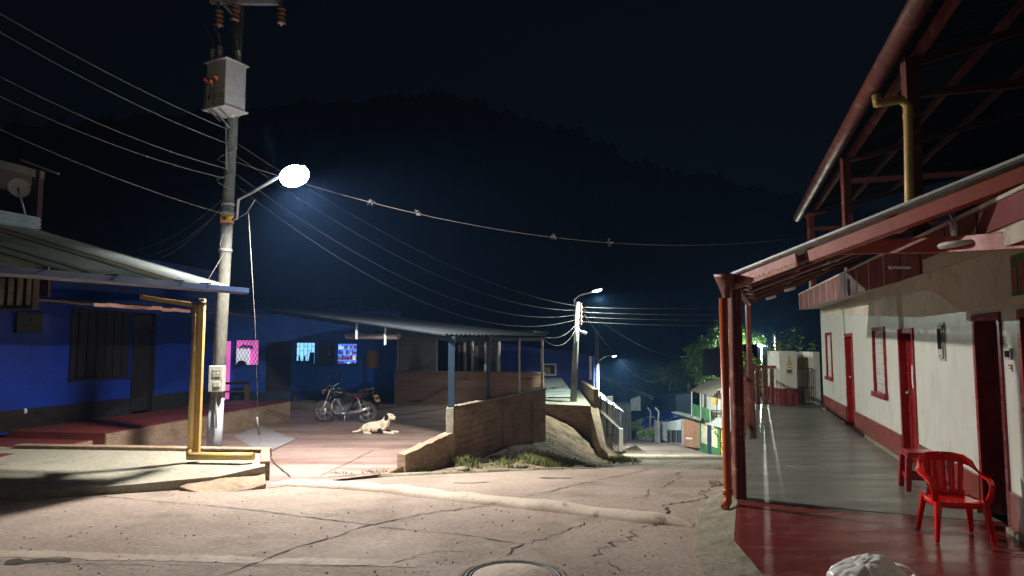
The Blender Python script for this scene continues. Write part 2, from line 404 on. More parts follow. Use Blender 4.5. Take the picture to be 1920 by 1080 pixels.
# courtyard sheet
CRT = [(10, -3.4), (11.3, -2.0), (12.5, -1.12), (17.8, .72), (22.5, 1.0), (28, 1.0)]
mb = MB(); ysx = [10 + i * .4 for i in range(46)]
for Y in ysx:
    r = interp(Y, CRT)
    for i in range(21):
        x = lerp(-14, r, i / 20); mb.v.append(Vector((x, Y, yardz(Y) + .004)))
for j in range(len(ysx) - 1):
    for i in range(20):
        mb.f.append([j * 21 + i, j * 21 + i + 1, (j + 1) * 21 + i + 1, (j + 1) * 21 + i]); mb.m.append(0); mb.sm.append(True)
def yard_pt(px, py, dz=0):
    z = -.5
    for _ in range(12):
        p = G(px, py, z); z = yardz(p.y)
    p.z = z + dz; return p
q = [yard_pt(*a, .010) for a in ((437, 819), (487, 799), (556, 825), (496, 852))]
mb.add(q, [(0, 1, 2, 3)], 1)
def ystrip(mb, pts, w, mi):
    pts = [yard_pt(*p) for p in pts]; out = []
    for a, b in zip(pts, pts[1:]):
        for i in range(8): out.append(a.lerp(b, i / 8))
    out.append(pts[-1]); q = []
    for i, p in enumerate(out):
        d = (out[min(i + 1, len(out) - 1)] - out[max(0, i - 1)]).normalized(); s_ = Vector((d.y, -d.x, 0))
        for sg in (-1, 1):
            v = p + s_ * (sg * w / 2 + .02 * noise.noise(p * 3)); q.append(Vector((v.x, v.y, yardz(v.y) + .015)))
    mb.add(q, [(2 * i, 2 * i + 1, 2 * i + 3, 2 * i + 2) for i in range(len(out) - 1)], mi)
ystrip(mb, [(500, 850), (515, 870), (545, 895)], .03, 2); ystrip(mb, [(500, 850), (540, 832), (560, 822)], .02, 2)
ystrip(mb, [(600, 893), (700, 845), (800, 838)], .015, 2)
struct(mb.build('courtyard', ['yard', 'yardpale', 'crack']))

# kerb ridge between slab and road, speed hump
def ridge(name, pts, w, h, matn, seg=5, jit=.15):
    mb = MB(); out = []
    for a, b in zip(pts, pts[1:]):
        n = max(1, int((b - a).length / .15))
        for i in range(n): out.append(a.lerp(b, i / n))
    out.append(pts[-1]); vs = []; fs = []
    for i, p in enumerate(out):
        d = out[min(i + 1, len(out) - 1)] - out[max(0, i - 1)]; d.z = 0; d.normalize(); s_ = Vector((d.y, -d.x, 0))
        e = min(1, min(i, len(out) - 1 - i) / 3 + .15)
        for k in range(seg + 1):
            a = math.pi * k / seg
            hh = h * e * (1 + jit * noise.noise(p * 3)); ww = w * (1 + jit * noise.noise(p * 2 + Vector((5, 5, 5)))) * (.5 + .5 * e)
            v = p + s_ * math.cos(a) * ww / 2; vs.append(Vector((v.x, v.y, S(v.x, v.y) - .01 + hh * math.sin(a))))
    for i in range(len(out) - 1):
        for k in range(seg): fs.append((i * (seg + 1) + k, i * (seg + 1) + k + 1, (i + 1) * (seg + 1) + k + 1, (i + 1) * (seg + 1) + k))
    mb.add(vs, fs, 0, True); return mb.build(name, matn)
struct(ridge('speed_hump', [road_pt(515, 905), road_pt(700, 918), road_pt(880, 938), road_pt(1100, 962), road_pt(1300, 985)], .34, .10, 'hump', 8, .3))
struct(ridge('kerb_ridge', [road_pt(-300, 965), road_pt(0, 938), road_pt(250, 918), road_pt(420, 907), road_pt(500, 903)], .16, .09, 'kerb', 5, .3))
struct(ridge('kerb_line', [road_pt(585, 897), road_pt(700, 893), road_pt(870, 886), road_pt(1000, 881), road_pt(1130, 878)], .14, .05, 'kerb', 5, .5))

# front-left slab
A = [G(-420, 960, -.2), G(0, 928, -.2), G(250, 908, -.2), G(412, 893, -.2), G(497, 874, -.12), G(492, 850, -.1), G(0, 838, -.1), G(-420, 828, -.1)]
zt = [p.z for p in A]
mb = MB().prism([(p.x, p.y) for p in A], [-.7] * 8, zt, 0)
def spt(px, py): return G(px, py, -.13)
struct(mb.build('slab', ['slab']))
mb = MB(); a = G(30, 840, -.1); b = G(497, 848, -.1)
mb.beam(a + Vector((0, .05, -.02)), b + Vector((.06, .05, -.02)), .2, .16)
mb.beam(G(497, 848, -.1) + Vector((0, 0, -.1)), G(497, 872, -.14) + Vector((0, 0, -.1)), .14, .32)
struct(mb.build('kerb_edge', 'oldwall', bevel=.015))
mb = MB(); p = [G(x, y, -.2) for x, y in ((335, 902), (375, 893), (412, 892), (440, 884), (470, 878), (496, 871), (499, 897), (470, 901), (430, 906), (380, 908))]
mb.prism([(v.x, v.y) for v in p], -.6, [-.27, -.23, -.22, -.20, -.19, -.17, -.27, -.31, -.32, -.33])
struct(mb.build('broken_step', 'oldwall', bevel=.02))
# red raised walkway in front of the left blue house
fr = Frame((-8.2, 12.5), (-(-8.2 + 7.3), 5.5))       # towards the back
fL = Frame(( -8.2, 12.5), (.7, 4.5))
mb = MB()
fL.box(mb, 1.15, 8.8, 0, 3.2, -.75, -.05, 0); fL.box(mb, -6, .75, 0, 3.2, -.75, -.13, 0)
fL.box(mb, .75, 1.15, .25, 3.2, -.75, -.2, 1)
fL.box(mb, 1.15, 8.8, -.04, 0, -.75, -.07, 1); fL.box(mb, -6, .75, -.04, 0, -.75, -.15, 1)
struct(mb.build('walkway', ['walk', 'oldwall']))

# terrace
TE = [(1.72, 2.0), (1.84, 5.0), (1.93, 6.1), (2.45, 7.55), (4.77, 14.0), (6.67, 19.4)]
fW = Frame((2.56, 0), (.312, 1))     # wall line, u along, n to the terrace (left)
def wl(Y): return 2.56 + .312 * Y
mb = MB()
pa = (2.45, 7.62); pb = (wl(6.7) + .05, 6.7)
mb.prism([pa, TE[4], TE[5], (wl(19.4) + 1.5, 19.4), (wl(7), 7.0 - .1), pb], -4, 0, 0, 2)
mb.prism([TE[0], TE[1], TE[2], (2.44, 7.55), pa, pb, (wl(5), 5), (wl(2) + .5, 2)][::1], -.6, -.004, 1, 2)
struct(mb.build('terrace_floor', ['tfloor', 'rfloor', 'kerb']))
mb = MB()
kp = [Vector((1.55, 2, 0)), Vector((1.62, 5, 0)), Vector((1.72, 6.1, 0)), Vector((2.2, 7.6, 0)), Vector((2.6, 8.7, 0))]
ko = [(1.72, 2.0), (1.84, 5.0), (1.93, 6.1), (2.45, 7.6), (2.85, 8.7)]
rp = [(p.x - .14 - .05 * (i % 2), p.y) for i, p in enumerate(kp)]
for i in range(4):
    for k in range(6):
        A0 = [lerp(rp[i][q], rp[i + 1][q], k / 6) for q in (0, 1)]; A1 = [lerp(rp[i][q], rp[i + 1][q], (k + 1) / 6) for q in (0, 1)]; B0 = [lerp(ko[i][q], ko[i + 1][q], k / 6) for q in (0, 1)]; B1 = [lerp(ko[i][q], ko[i + 1][q], (k + 1) / 6) for q in (0, 1)]
        f0 = .06 * noise.noise(Vector((A0[1] * 2.3, 0, 0))); f1 = .06 * noise.noise(Vector((A1[1] * 2.3, 0, 0)))
        mb.prism([(A0[0] + f0, A0[1]), (A1[0] + f1, A1[1]), (B1[0] - .003, B1[1]), (B0[0] - .003, B0[1])], -.9, [roadz(A0[1]) + .05, roadz(A1[1]) + .05, -.02 , -.02], 0)
struct(mb.build('kerb', ['kerb']))

# far hills
RIDGE = [(-900, 300), (-200, 262), (300, 222), (560, 200), (740, 190), (840, 186), (900, 200), (1000, 235), (1100, 262), (1180, 300), (1240, 325), (1350, 340), (1420, 362), (1500, 378), (1700, 420), (1920, 450), (2600, 500)]
mb = MB(); n = 520; rows = 6
for i in range(n + 1):
    px = -900 + 3500 * i / n
    py = interp(px, RIDGE)
    b = 14 * noise.noise(Vector((px * .02, 0, 0))) + 26 * abs(noise.noise(Vector((px * .05, 3, 0)))) + 12 * abs(noise.noise(Vector((px * .16, 7, 0)))) + 5 * random.random()
    t = W(px, py - b, 220)
    base = W(px, 760, 120)
    for j in range(rows + 1):
        f = j / rows; p = Vector((lerp(base.x, t.x, f), lerp(base.y, t.y, f), lerp(-18, t.z, f ** 1.2)))
        if 0 < j < rows: p += Vector((0, 0, 3 * noise.noise(p * .05)))
        mb.v.append(p)
for i in range(n):
    for j in range(rows):
        k = i * (rows + 1) + j; mb.f.append([k, k + rows + 1, k + rows + 2, k + 1]); mb.m.append(0); mb.sm.append(True)
struct(mb.build('hills', 'hill'))

# foliage helper
def leaves(mb, c, r, n, s, mi=0, clump=10):
    c = Vector(c); cl = []
    for _ in range(max(3, n // clump // 6)):
        d = Vector((random.gauss(0, 1), random.gauss(0, 1), random.gauss(0, 1))).normalized() * random.uniform(.3, 1)
        cl.append((c + Vector((d.x * r[0], d.y * r[1], d.z * r[2])), random.uniform(.22, .42)))
    for _ in range(n):
        b, k = random.choice(cl)
        d = Vector((random.gauss(0, .5), random.gauss(0, .5), random.gauss(0, .5)))
        p = b + Vector((d.x * r[0], d.y * r[1], d.z * r[2])) * k
        a = Vector((random.uniform(-1, 1), random.uniform(-1, 1), random.uniform(-1, 1))).normalized(); q = a.orthogonal().normalized()
        ss = s * random.uniform(.5, 1.3)
        mb.add([p - a * ss, p - q * ss * .4, p + a * ss, p + q * ss * .4], [(0, 1, 2, 3)], mi)
def tree(loc, h, r, n, s, label, group=None, matn='leaf', name='tree'):
    t = thing(name, loc, label, 'tree', group); loc = Vector(loc)
    mb = MB(); top = loc + Vector((.1, 0, h * .75))
    mb.tube([loc - Vector((0, 0, .3)), loc + Vector((.08 * h * random.uniform(-.5, .5), 0, h * .4)), top], [h * .03, h * .022, h * .008], 7)
    for k in range(5):
        a = random.uniform(0, 6.28); q = loc + Vector((0, 0, h * random.uniform(.35, .6)))
        mb.tube([q, q + Vector((math.cos(a) * r[0] * .6, math.sin(a) * r[1] * .6, h * .25))], [h * .013, h * .004], 5)
    mb.build('trunk', 'bark', t)
    mb = MB(); leaves(mb, loc + Vector((0, 0, h * .68)), r, n, s); mb.build('crown', matn, t); return t
# =================================================================== white house with red trim
WH = thing('white_house', (wl(10), 10, 0), 'single storey white house with glossy red dado, red doors and an open roofed upper terrace', 'house')
def kx(px, py=645): p = W(px, py, 1.0); return p.x
def uof(fr_, px):
    k = kx(px); return (k * fr_.o.y - fr_.o.x) / (fr_.d.x - k * fr_.d.y)
def fz(fr_, px, py):
    u = uof(fr_, px); return W(px, py, fr_.p(u, 0, 0).y).z
def U(Y): return Y * 1.0475
D1 = (U(6.33), U(7.05)); D2 = (U(9.3), U(10.12)); D3 = (U(13.8), U(14.65)); D0 = (U(5.0), U(5.95))
W2 = (U(10.95), U(11.85)); W1 = (U(16.5), U(17.4)); DT = 2.0
holes = [(D0[0], D0[1], 0, DT), (D1[0], D1[1], 0, DT), (D2[0], D2[1], 0, 1.92), (D3[0], D3[1], 0, 1.92), (W2[0], W2[1], .84, 1.98), (W1[0], W1[1], .84, 1.98)]
mb = MB(); fW.wall(mb, U(1.0), U(18.3), 0, 2.66, holes, .2); 
fW.box(mb, U(18.3) - .2, U(18.3), -4.5, -.2, 0, 2.66)
mb.build('wall', 'wwall', WH)
mb = MB(); cs = [1.2, 3, 5, 7, 9, 11, 13, 15, 17, 18.2]
def cz(Y): return interp(Y, [(4, 2.03), (9, 2.05), (18, 2.48)])
for a, b in zip(cs, cs[1:]):
    mb.hexa([fW.p(U(a), .0, cz(a)), fW.p(U(b), .0, cz(b)), fW.p(U(b), .008, cz(b)), fW.p(U(a), .008, cz(a)), fW.p(U(a), .0, 2.655), fW.p(U(b), .0, 2.655), fW.p(U(b), .008, 2.655), fW.p(U(a), .008, 2.655)])
mb.build('cream_plaster', 'cream', WH)
mb = MB(); us = [U(1.0), D0[0], D0[1], D1[0], D1[1], D2[0], D2[1], D3[0], D3[1], U(18.3)]
for a, b in zip(us[::2], us[1::2]): fW.box(mb, a + .02, b - .02, .0, .025, .0, .37)
mb.build('dado', 'dado', WH, bevel=.005)
mb = MB()
for a, b in zip(us[::2], us[1::2]): fW.box(mb, a, b, .026, .06, 0.0, .05)
mb.build('skirting', 'kerb', WH)
def door(D, top, leaf=True, open_=False, sign=False):
    mb = MB(); w = .07
    fW.box(mb, D[0], D[0] + w, -.16, .02, 0, top); fW.box(mb, D[1] - w, D[1], -.16, .02, 0, top); fW.box(mb, D[0] + w, D[1] - w, -.16, .02, top - w, top)
    fr_ = mb.build('door', 'redpaint', WH, bevel=.006)
    if leaf:
        mb = MB(); fW.box(mb, D[0] + w + .003, D[1] - w - .003, -.12, -.08, .03, top - w - .003)
        k = 4; s_ = (D[1] - D[0] - 2 * w) / k
        for i in range(k):
            for z0, z1 in ((.12, .85), (1.0, top - .22)): fW.box(mb, D[0] + w + s_ * i + .03, D[0] + w + s_ * (i + 1) - .03, -.08, -.068, z0, z1)
        lf = mb.build('door_leaf', 'redpaint', fr_, bevel=.005)
        mb = MB(); q = fW.p(D[1] - w - .09, -.05, 1.0); mb.ell(q, (.025, .025, .025)); mb.cyl(q, fW.p(D[1] - w - .09, -.09, 1.0), .01)
        mb.build('handle', 'galv', fr_)
    if open_:
        mb = MB(); a = fW.p(D[1] - w, -.15, 0); b = fW.p(D[1] - w - .02, -.36, 0)
        d = (b - a).normalized(); s_ = Vector((d.y, -d.x, 0)) * .02
        mb.prism([(a + s_)[:2], (b + s_)[:2], (b - s_)[:2], (a - s_)[:2]], .03, top - .08); mb.build('door_leaf', 'redpaint', fr_, bevel=.004)
    if sign:
        mb = MB(); c = (D[0] + D[1]) / 2 - .06; fW.box(mb, c - .12, c + .12, -.068, -.062, 1.08, 1.40); mb.build('notice', 'paper', fr_)
    return fr_
door(D0, DT); door(D1, DT, False, True); door(D2, 1.92, sign=True); door(D3, 1.92)
def grille_window(D, z0, z1):
    mb = MB(); w = .06
    fW.box(mb, D[0], D[0] + w, -.12, .03, z0, z1); fW.box(mb, D[1] - w, D[1], -.12, .03, z0, z1)
    fW.box(mb, D[0] + w, D[1] - w, -.12, .03, z1 - w, z1); fW.box(mb, D[0] - .03, D[1] + .03, -.12, .07, z0 - .03, z0 + w)
    f = mb.build('window', 'redpaint', WH, bevel=.005)
    mb = MB(); fW.box(mb, D[0] + w, D[1] - w, -.14, -.13, z0 + w, z1 - w); mb.build('pane', 'glass', f)
    mb = MB(); n = 5; m = 6
    for i in range(n):
        for j in range(m):
            u = lerp(D[0] + w, D[1] - w, (i + .5) / n); z = lerp(z0 + w, z1 - w, (j + .5) / m); r = .075
            pts = [fW.p(u + r * math.cos(a) * (1 if k % 2 else .75), -.02, z + r * 1.2 * math.sin(a)) for k, a in enumerate([2 * math.pi * q / 12 for q in range(13)])]
            mb.tube(pts, .008, 5)
            mb.tube([fW.p(u, -.02, z + .03 * math.sin(t * 2)) + Vector((0, 0, .05 * (t - 1.5) / 1.5)) for t in (0, .75, 1.5, 2.25, 3)], .006, 5)
    for i in range(n + 1):
        u = lerp(D[0] + w, D[1] - w, i / n); mb.cyl(fW.p(u, -.02, z0 + w), fW.p(u, -.02, z1 - w), .007, n=6)
    mb.build('iron_grille', 'white', f)
grille_window(W2, .84, 1.98); grille_window(W1, .84, 1.98)
# dark rooms behind the openings
mb = MB(); fW.box(mb, U(1.0), U(18.3), -3.2, -3.1, 0, 2.6); fW.box(mb, U(7.6), U(7.7), -3.1, -.2, 0, 2.6); fW.box(mb, U(5.9), U(18.2), -3.1, -.2, -.05, .02)
mb.build('inner_wall', 'greypanel', WH)
mb = MB(); fW.box(mb, U(7.56), U(7.595), -3.0, -.25, 1.86, 1.98); fW.box(mb, U(7.56), U(7.595), -3.0, -.25, 1.78, 1.80); fW.box(mb, U(7.56), U(7.595), -3.0, -.25, .62, .66); mb.build('room_glow_strips', 'blueglow', WH)  # emissive strips on the partition stand in for blue light inside
# slab with tiled fascia
BO = .50
def bandz(Y): return interp(Y, [(4, 2.40), (7.6, 2.42), (18, 2.62)]), interp(Y, [(4, 2.72), (7.6, 2.80), (18, 3.02)])
Ys = [3.2, 4.2, 5.2, 6.0, 6.8, 7.6, 8.4, 9.3, 10.2, 11.2, 12.2, 13.2, 14.2, 15.2, 16.2, 17.2, 18.25]
mb = MB(); mw = MB()
for a, b in zip(Ys, Ys[1:]):
    za, ta = bandz(a); zb, tb = bandz(b); g = .022
    if b < 7.3: za += .14; zb += .14
    p = [fW.p(U(a) + g, BO, za), fW.p(U(b) - g, BO, zb), fW.p(U(b) - g, BO + .02, zb), fW.p(U(a) + g, BO + .02, za), fW.p(U(a) + g, BO, ta), fW.p(U(b) - g, BO, tb), fW.p(U(b) - g, BO + .02, tb), fW.p(U(a) + g, BO + .02, ta)]
    mb.hexa(p)
for a, b in zip(Ys, Ys[1:]):
    za, ta = bandz(a); zb, tb = bandz(b)
    mw.hexa([fW.p(U(a), -.25, 2.66), fW.p(U(b), -.25, 2.66), fW.p(U(b), BO - .004, zb), fW.p(U(a), BO - .004, za), fW.p(U(a), -.25, ta - .01), fW.p(U(b), -.25, tb - .01), fW.p(U(b), BO - .004, tb - .01), fW.p(U(a), BO - .004, ta - .01)])
    mw.hexa([fW.p(U(a), BO + .0, ta + .002), fW.p(U(b), BO, tb + .002), fW.p(U(b), BO + .035, tb + .002), fW.p(U(a), BO + .035, ta + .002), fW.p(U(a), BO, ta + .03), fW.p(U(b), BO, tb + .03), fW.p(U(b), BO + .035, tb + .03), fW.p(U(a), BO + .035, ta + .03)])
for a, b in zip(Ys, Ys[1:]):
    za = bandz(a); zb = bandz(b)
    if a > 6.9: mw.hexa([fW.p(U(b) - .014, BO, zb[0]), fW.p(U(b) + .014, BO, zb[0]), fW.p(U(b) + .014, BO + .024, zb[0]), fW.p(U(b) - .014, BO + .024, zb[0]), fW.p(U(b) - .014, BO, zb[1] - .001), fW.p(U(b) + .014, BO, zb[1] - .001), fW.p(U(b) + .014, BO + .024, zb[1] - .001), fW.p(U(b) - .014, BO + .024, zb[1] - .001)])
mw.build('slab', 'cream', WH); mb.build('fascia', 'tilered', WH)
# ---- porch roof
A_ = W(1372, 517, 7.5); B_ = W(2010, 262, 4.45); C_ = W(1404, 563, 12.2); D_ = W(1606, 484, 11.6)
def pr(s, t, dz=0):  # s along rake (0 eave..1 top), t away from camera
    return lerp(lerp(A_, B_, s), lerp(C_, D_, s), t) + Vector((0, 0, dz))
mb = MB(); mb.corr(pr(0, 0), pr(0, 1), pr(1, 1), pr(1, 0), 34, .015, 6); o = mb.build('porch_roof', 'zinc', WH)
mb = MB()
for s0, s1 in ((0, .33),): mb.beam(pr(.015, .0, -.10) + Vector((.0, .02, 0)), pr(.285, 0, -.10) + Vector((0, .02, 0)), .03, .13)
mb.build('barge_board', 'redbeam', o)
mb = MB(); seg = 34
for i in range(seg):
    a = pr(.015 + .26 * i / seg, 0, -.165); b = pr(.015 + .26 * (i + 1) / seg, 0, -.165); h = .025 + .045 * random.random()
    mb.beam(a + Vector((-.005, -.008, h / 2)), b + Vector((-.005, -.008, h / 2)), .006, h)
mb.build('flaking_paint', 'flake', o)
mb = MB(); mb.beam(pr(.335, 0, -.12), pr(1.0, 0, -.12), .09, .12); mb.build('rafter', 'redbeam', o, bevel=.008)
mb = MB(); mb.beam(pr(0, -.004, .02), pr(1.0, -.004, .02), .02, .022); mb.build('sheet_edge', 'zinc', o)
for i, t in enumerate((.12, .26, .42, .60, .80, .97)):
    mb = MB(); mb.beam(pr(.02, t, -.05), pr(.98, t, -.05), .06, .07); mb.build('rafter', 'rafter', o)
for s in (.06, .34, .62):
    mb = MB(); mb.beam(pr(s, .04, -.03), pr(s, .98, -.03), .05, .05); mb.build('purlin', 'redsteel', o)
mb = MB(); mb.corr(pr(.03, .16, -.045), pr(.03, .24, -.045), pr(.9, .24, -.045), pr(.9, .16, -.045), 4, .01, 3); mb.corr(pr(.03, .46, -.045), pr(.03, .56, -.045), pr(.9, .56, -.045), pr(.9, .46, -.045), 4, .01, 3)
mb.build('skylight_sheet', 'zinc', o)
mb = MB(); mb.beam(W(1532, 466, 6.95), W(1780, 459, 5.55), .08, .13); mb.beam(W(1780, 459, 5.55), W(1960, 447, 4.6), .08, .13); mb.build('tie_beam', 'redbeam', WH, bevel=.006)
mb = MB(); mb.beam(pr(0, 0, -.06) + Vector((.02, .05, 0)), pr(0, 1, -.06), .07, .08); mb.build('eave_beam', 'redsteel', WH)
# posts
for (x, y, w_) in ((2.52, 7.72, .12), (4.86, 14.05, .09)):
    mb = MB()
    top = 2.36 if y < 10 else 2.9
    mb.box((x, y, top / 2), (w_, w_, top)); 
    if y < 10:
        for k in (-1, 0, 1): mb.box((x + k * .042, y - w_ / 2 - .006, top / 2), (.022, .012, top - .02))
    mb.build('post', 'redsteel', WH, bevel=.006)
pA = W(1365, 935, 7.45)
mb = MB(); mb.tube([(pA.x, pA.y, 2.2), (pA.x, pA.y, .12), (pA.x - .01, pA.y - .02, .03), (pA.x - .06, pA.y - .06, -.03)], .045, 12); mb.cyl((pA.x, pA.y, .1), (pA.x, pA.y, .16), .055)
dp = mb.build('downpipe', 'orange', WH)
mb = MB(); c = W(1366, 545, 7.45); mb.lathe((c.x - .02, c.y, 2.2), [(.05, 0), (.06, .06), (.13, .22), (.14, .26), (.12, .26)], 4); mb.build('hopper', 'redsteel', dp)
# ---- upper roof
fU = fW
def up(u, L, z): q = Vector((L + .312 * u, u, z)); return q
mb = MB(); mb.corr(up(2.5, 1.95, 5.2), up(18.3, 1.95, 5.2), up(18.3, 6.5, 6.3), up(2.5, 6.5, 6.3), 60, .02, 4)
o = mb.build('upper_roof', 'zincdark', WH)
mb = MB(); mb.tube([up(2.5, 2.02, 5.10), up(18.2, 2.02, 5.10)], .11, 12); mb.build('roof_gutter', 'redsteel', o)
mb = MB(); mb.beam(up(2.5, 2.36, 5.12), up(18.2, 2.36, 5.12), .07, .14); mb.build('roof_beam', 'redsteel', o)
for y in (7.8, 12.1, 17.2):
    mb = MB(); q = up(y, 2.24, 0); mb.beam((q.x, q.y, 2.7), (q.x, q.y, 5.06), .14, .11); mb.build('upper_post', 'redsteel', WH)
    mb = MB()
    mb.beam(q + Vector((0, 0, 4.62)), q + Vector((3.8, -1.2, 4.62)), .06, .09); mb.beam(q + Vector((0, 0, 4.98)), q + Vector((3.8, -1.2, 5.9)), .06, .09)
    mb.build('truss', 'rafter', o)
for L, z in ((3.4, 5.48), (4.5, 5.75)):
    mb = MB(); mb.beam(up(2.5, L, z), up(18.2, L, z), .06, .1); mb.build('purlin', 'rafter', o)
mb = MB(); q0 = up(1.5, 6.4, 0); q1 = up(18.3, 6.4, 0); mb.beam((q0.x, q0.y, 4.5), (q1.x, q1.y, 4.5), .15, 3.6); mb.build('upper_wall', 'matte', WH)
mb = MB(); e = up(7.55, 1.98, 0)
P0 = W(1645, 186, 7.55)
pts = [(P0.x - .01, P0.y, P0.z + .05), (P0.x, P0.y, P0.z - .06)]
k1 = W(1655, 192, 7.55); k2 = W(1690, 187, 7.6); k3 = W(1703, 200, 7.62); k4 = W(1705, 375, 7.5)
mb.tube([pts[0], pts[1], k1, k2, k3, k4, k4 + Vector((0, 0, -.25))], .05, 12); mb.cyl(k3 + Vector((0, 0, -.08)), k3 + Vector((0, 0, -.14)), .06)
mb.build('upper_downpipe', 'yellow', WH)
mb = MB(); a = W(1500, 400, 17.8); b = W(1518, 408, 17.9); c = W(1521, 440, 18); mb.tube([a, b, c, c + Vector((0, 0, -.5))], .05, 8); mb.build('upper_downpipe', 'yellow', WH)

# fittings that hang on the white house
c = W(1807, 463, 5.4); mb = MB().lathe(c, [(0, .0), (.10, 0), (.175, .004), (.18, .02), (.17, .035), (0, .04)], 32)
tag(mb.build('ceiling_light', 'white', loc=c), 'round flat white ceiling light under the red tie beam, unlit', 'ceiling light')
c = W(1788, 430, 5.4); mb = MB().lathe(c, [(0, -.05), (.022, -.05), (.026, 0), (.024, .06), (.01, .065)], 14)
t = mb.build('lamp_holder', 'white', loc=c); tag(t, 'white bulb holder dangling on a wire above the red beam', 'lamp holder')
mb = MB(); a = W(1774, 388, 5.45); mb.tube([c + Vector((0, 0, .06)), a, W(1740, 408, 5.6), W(1690, 435, 5.9), W(1640, 446, 6.2), W(1600, 447, 6.5)], .005, 5); mb.build('lead', 'white', t)
mb = MB(); q = [W(1420, 510, 8.2), W(1460, 505, 8.6), W(1490, 480, 8.4), W(1520, 490, 8.6), W(1550, 455, 7.6)]
mb.tube(q, .006, 5)
tag(mb.build('loose_lead', 'white', loc=q[0]), 'loose white cable looping under the porch roof', 'cable')
for i, (px, py, px2, py2) in enumerate(((1534, 497, 1556, 491), (1472, 545, 1490, 540), (1438, 560, 1453, 556))):
    a = W(px, py, 8.6 + i); b = W(px2, py2, 8.4 + i); mb = MB().cyl(a, b, .022, n=10)
    tag(mb.build('tube_light', 'white', loc=a), ['short white tube light nearest the red tie beam', 'small white tube light at the middle of the porch ceiling', 'small white tube light at the far end of the porch ceiling'][i], 'tube light', 'tube lights under the porch roof')
c = fW.p(uof(fW, 1695), BO + .06, 2.55); mb = MB().cyl(W(1672, 500, 8.0), W(1718, 502, 7.2), .02, n=10).ell(W(1671, 500, 8.0), (.035, .035, .035))
tag(mb.build('wall_bracket', 'galv', loc=c), 'short grey pipe sticking out of the red tiled fascia', 'bracket')
u = uof(fW, 1768); t = thing('electric_meter', fW.p(u, 0, 1.55), 'narrow electric meter box with dark glass on the white wall', 'electric meter')
mb = MB(); fW.box(mb, u - .11, u + .11, 0, .015, 1.50, 1.95); fW.box(mb, u - .085, u + .085, .015, .035, 1.53, 1.92); mb.build('casing', 'gmeter', t, bevel=.006)
mb = MB(); fW.box(mb, u - .07, u + .07, .035, .04, 1.64, 1.88); mb.build('meter_window', 'glass', t)
mb = MB(); mb.ell(fW.p(u, .035, 1.57), (.02, .02, .02)); mb.build('lock_knob', 'white', t)
u = uof(fW, 1892); t = thing('switch_plate', fW.p(u, 0, 1.6), 'small grey steel switch plate beside the right hand door', 'switch')
mb = MB(); fW.box(mb, u - .07, u + .06, 0, .02, 1.56, 1.66); mb.build('plate', 'galv', t, bevel=.004)
mb = MB(); fW.box(mb, u - .045, u - .01, .02, .032, 1.58, 1.64); fW.box(mb, u + .005, u + .035, .02, .03, 1.58, 1.64); mb.build('rocker', 'glass', t)
mb = MB(); s_ = .05
fW.box(mb, u - .05, u - .035, .002, .006, 1.45, 1.515); fW.box(mb, u - .05, u + .03, .002, .0065, 1.50, 1.515); fW.box(mb, u - .05, u + .02, .002, .006, 1.478, 1.488)
tag(mb.build('painted_mark', 'bikered', loc=fW.p(u, 0, 1.45)), 'small red letter F painted under the switch plate', 'mark')
u1 = uof(fW, 1906) ; z0 = 2.12; t = thing('poster', fW.p(u1, 0, z0), 'dark poster with a red bottle above the rightmost door', 'poster')
mb = MB(); fW.box(mb, u1 - .62, u1, .002, .012, z0, z0 + .36); mb.build('sheet', 'green', t)
mb = MB(); fW.box(mb, u1 - .14, u1 - .04, .012, .016, z0 + .02, z0 + .24); fW.box(mb, u1 - .11, u1 - .07, .012, .0165, z0 + .24, z0 + .34); fW.box(mb, u1 - .4, u1 - .2, .012, .016, z0 + .03, z0 + .3); mb.build('printed_bottle', 'bikered', t)

# end of terrace: pillar wall with painted bottle, gate, railing
t = thing('end_wall', W(1476, 762, 19), 'low white wall with red base and a painted bottle at the far end of the terrace', 'wall')
def ebox(mb, px0, px1, Y, th, z0, z1, mi=0):
    a = W(px0, 645, Y).x; b = W(px1, 645, Y).x; mb.box(((a + b) / 2, Y + th / 2, (z0 + z1) / 2), (b - a, th, z1 - z0), mi)
mb = MB(); ebox(mb, 1460, 1493, 19.2, .9, .46, 1.5); ebox(mb, 1523, 1536, 19.2, .9, .0, 1.48); ebox(mb, 1493, 1523, 19.9, .1, .46, 1.46); mb.build('render', 'wwall', t, bevel=.01)
mb = MB(); ebox(mb, 1459.5, 1493.5, 19.18, .93, 0, .455); mb.build('painted_base', 'dado', t)
mb = MB(); ebox(mb, 1493, 1523, 19.88, .02, 0, .455); ebox(mb, 1495, 1522, 19.86, .03, 1.0, 1.3); mb.build('recess', 'brownboard', t)
Yb = 19.19
def flat(pts, name, m_, dy=0):
    mb = MB(); vs = [W(x, y, Yb - dy) for x, y in pts]; mb.add(vs, [list(range(len(vs)))]); return mb.build(name, m_, t)
flat([(1479, 666), (1481.5, 666), (1482, 676), (1485, 683), (1485, 700), (1475, 700), (1475, 683), (1478.5, 676)], 'painted_bottle', 'yellow', .004)
flat([(1475.5, 686), (1484.5, 686), (1484.5, 692), (1475.5, 692)], 'bottle_label', 'white', .008)
flat([(1475.5, 693), (1484.5, 693), (1484.5, 699), (1475.5, 699)], 'bottle_base', 'green', .008)
flat([(1476.5, 688), (1483.5, 688), (1483.5, 689.5), (1476.5, 689.5)], 'label_text', 'darkwood', .010)
flat([(1473, 701), (1487, 701), (1487, 702.5), (1473, 702.5)], 'caption', 'yellow', .005)
mb = MB()
xa = W(1494, 645, 19.15).x; xb = W(1522, 645, 19.15).x
for i in range(9): x = lerp(xa, xb, i / 8); mb.cyl((x, 19.15, .03), (x, 19.15, 1.02), .008, n=5)
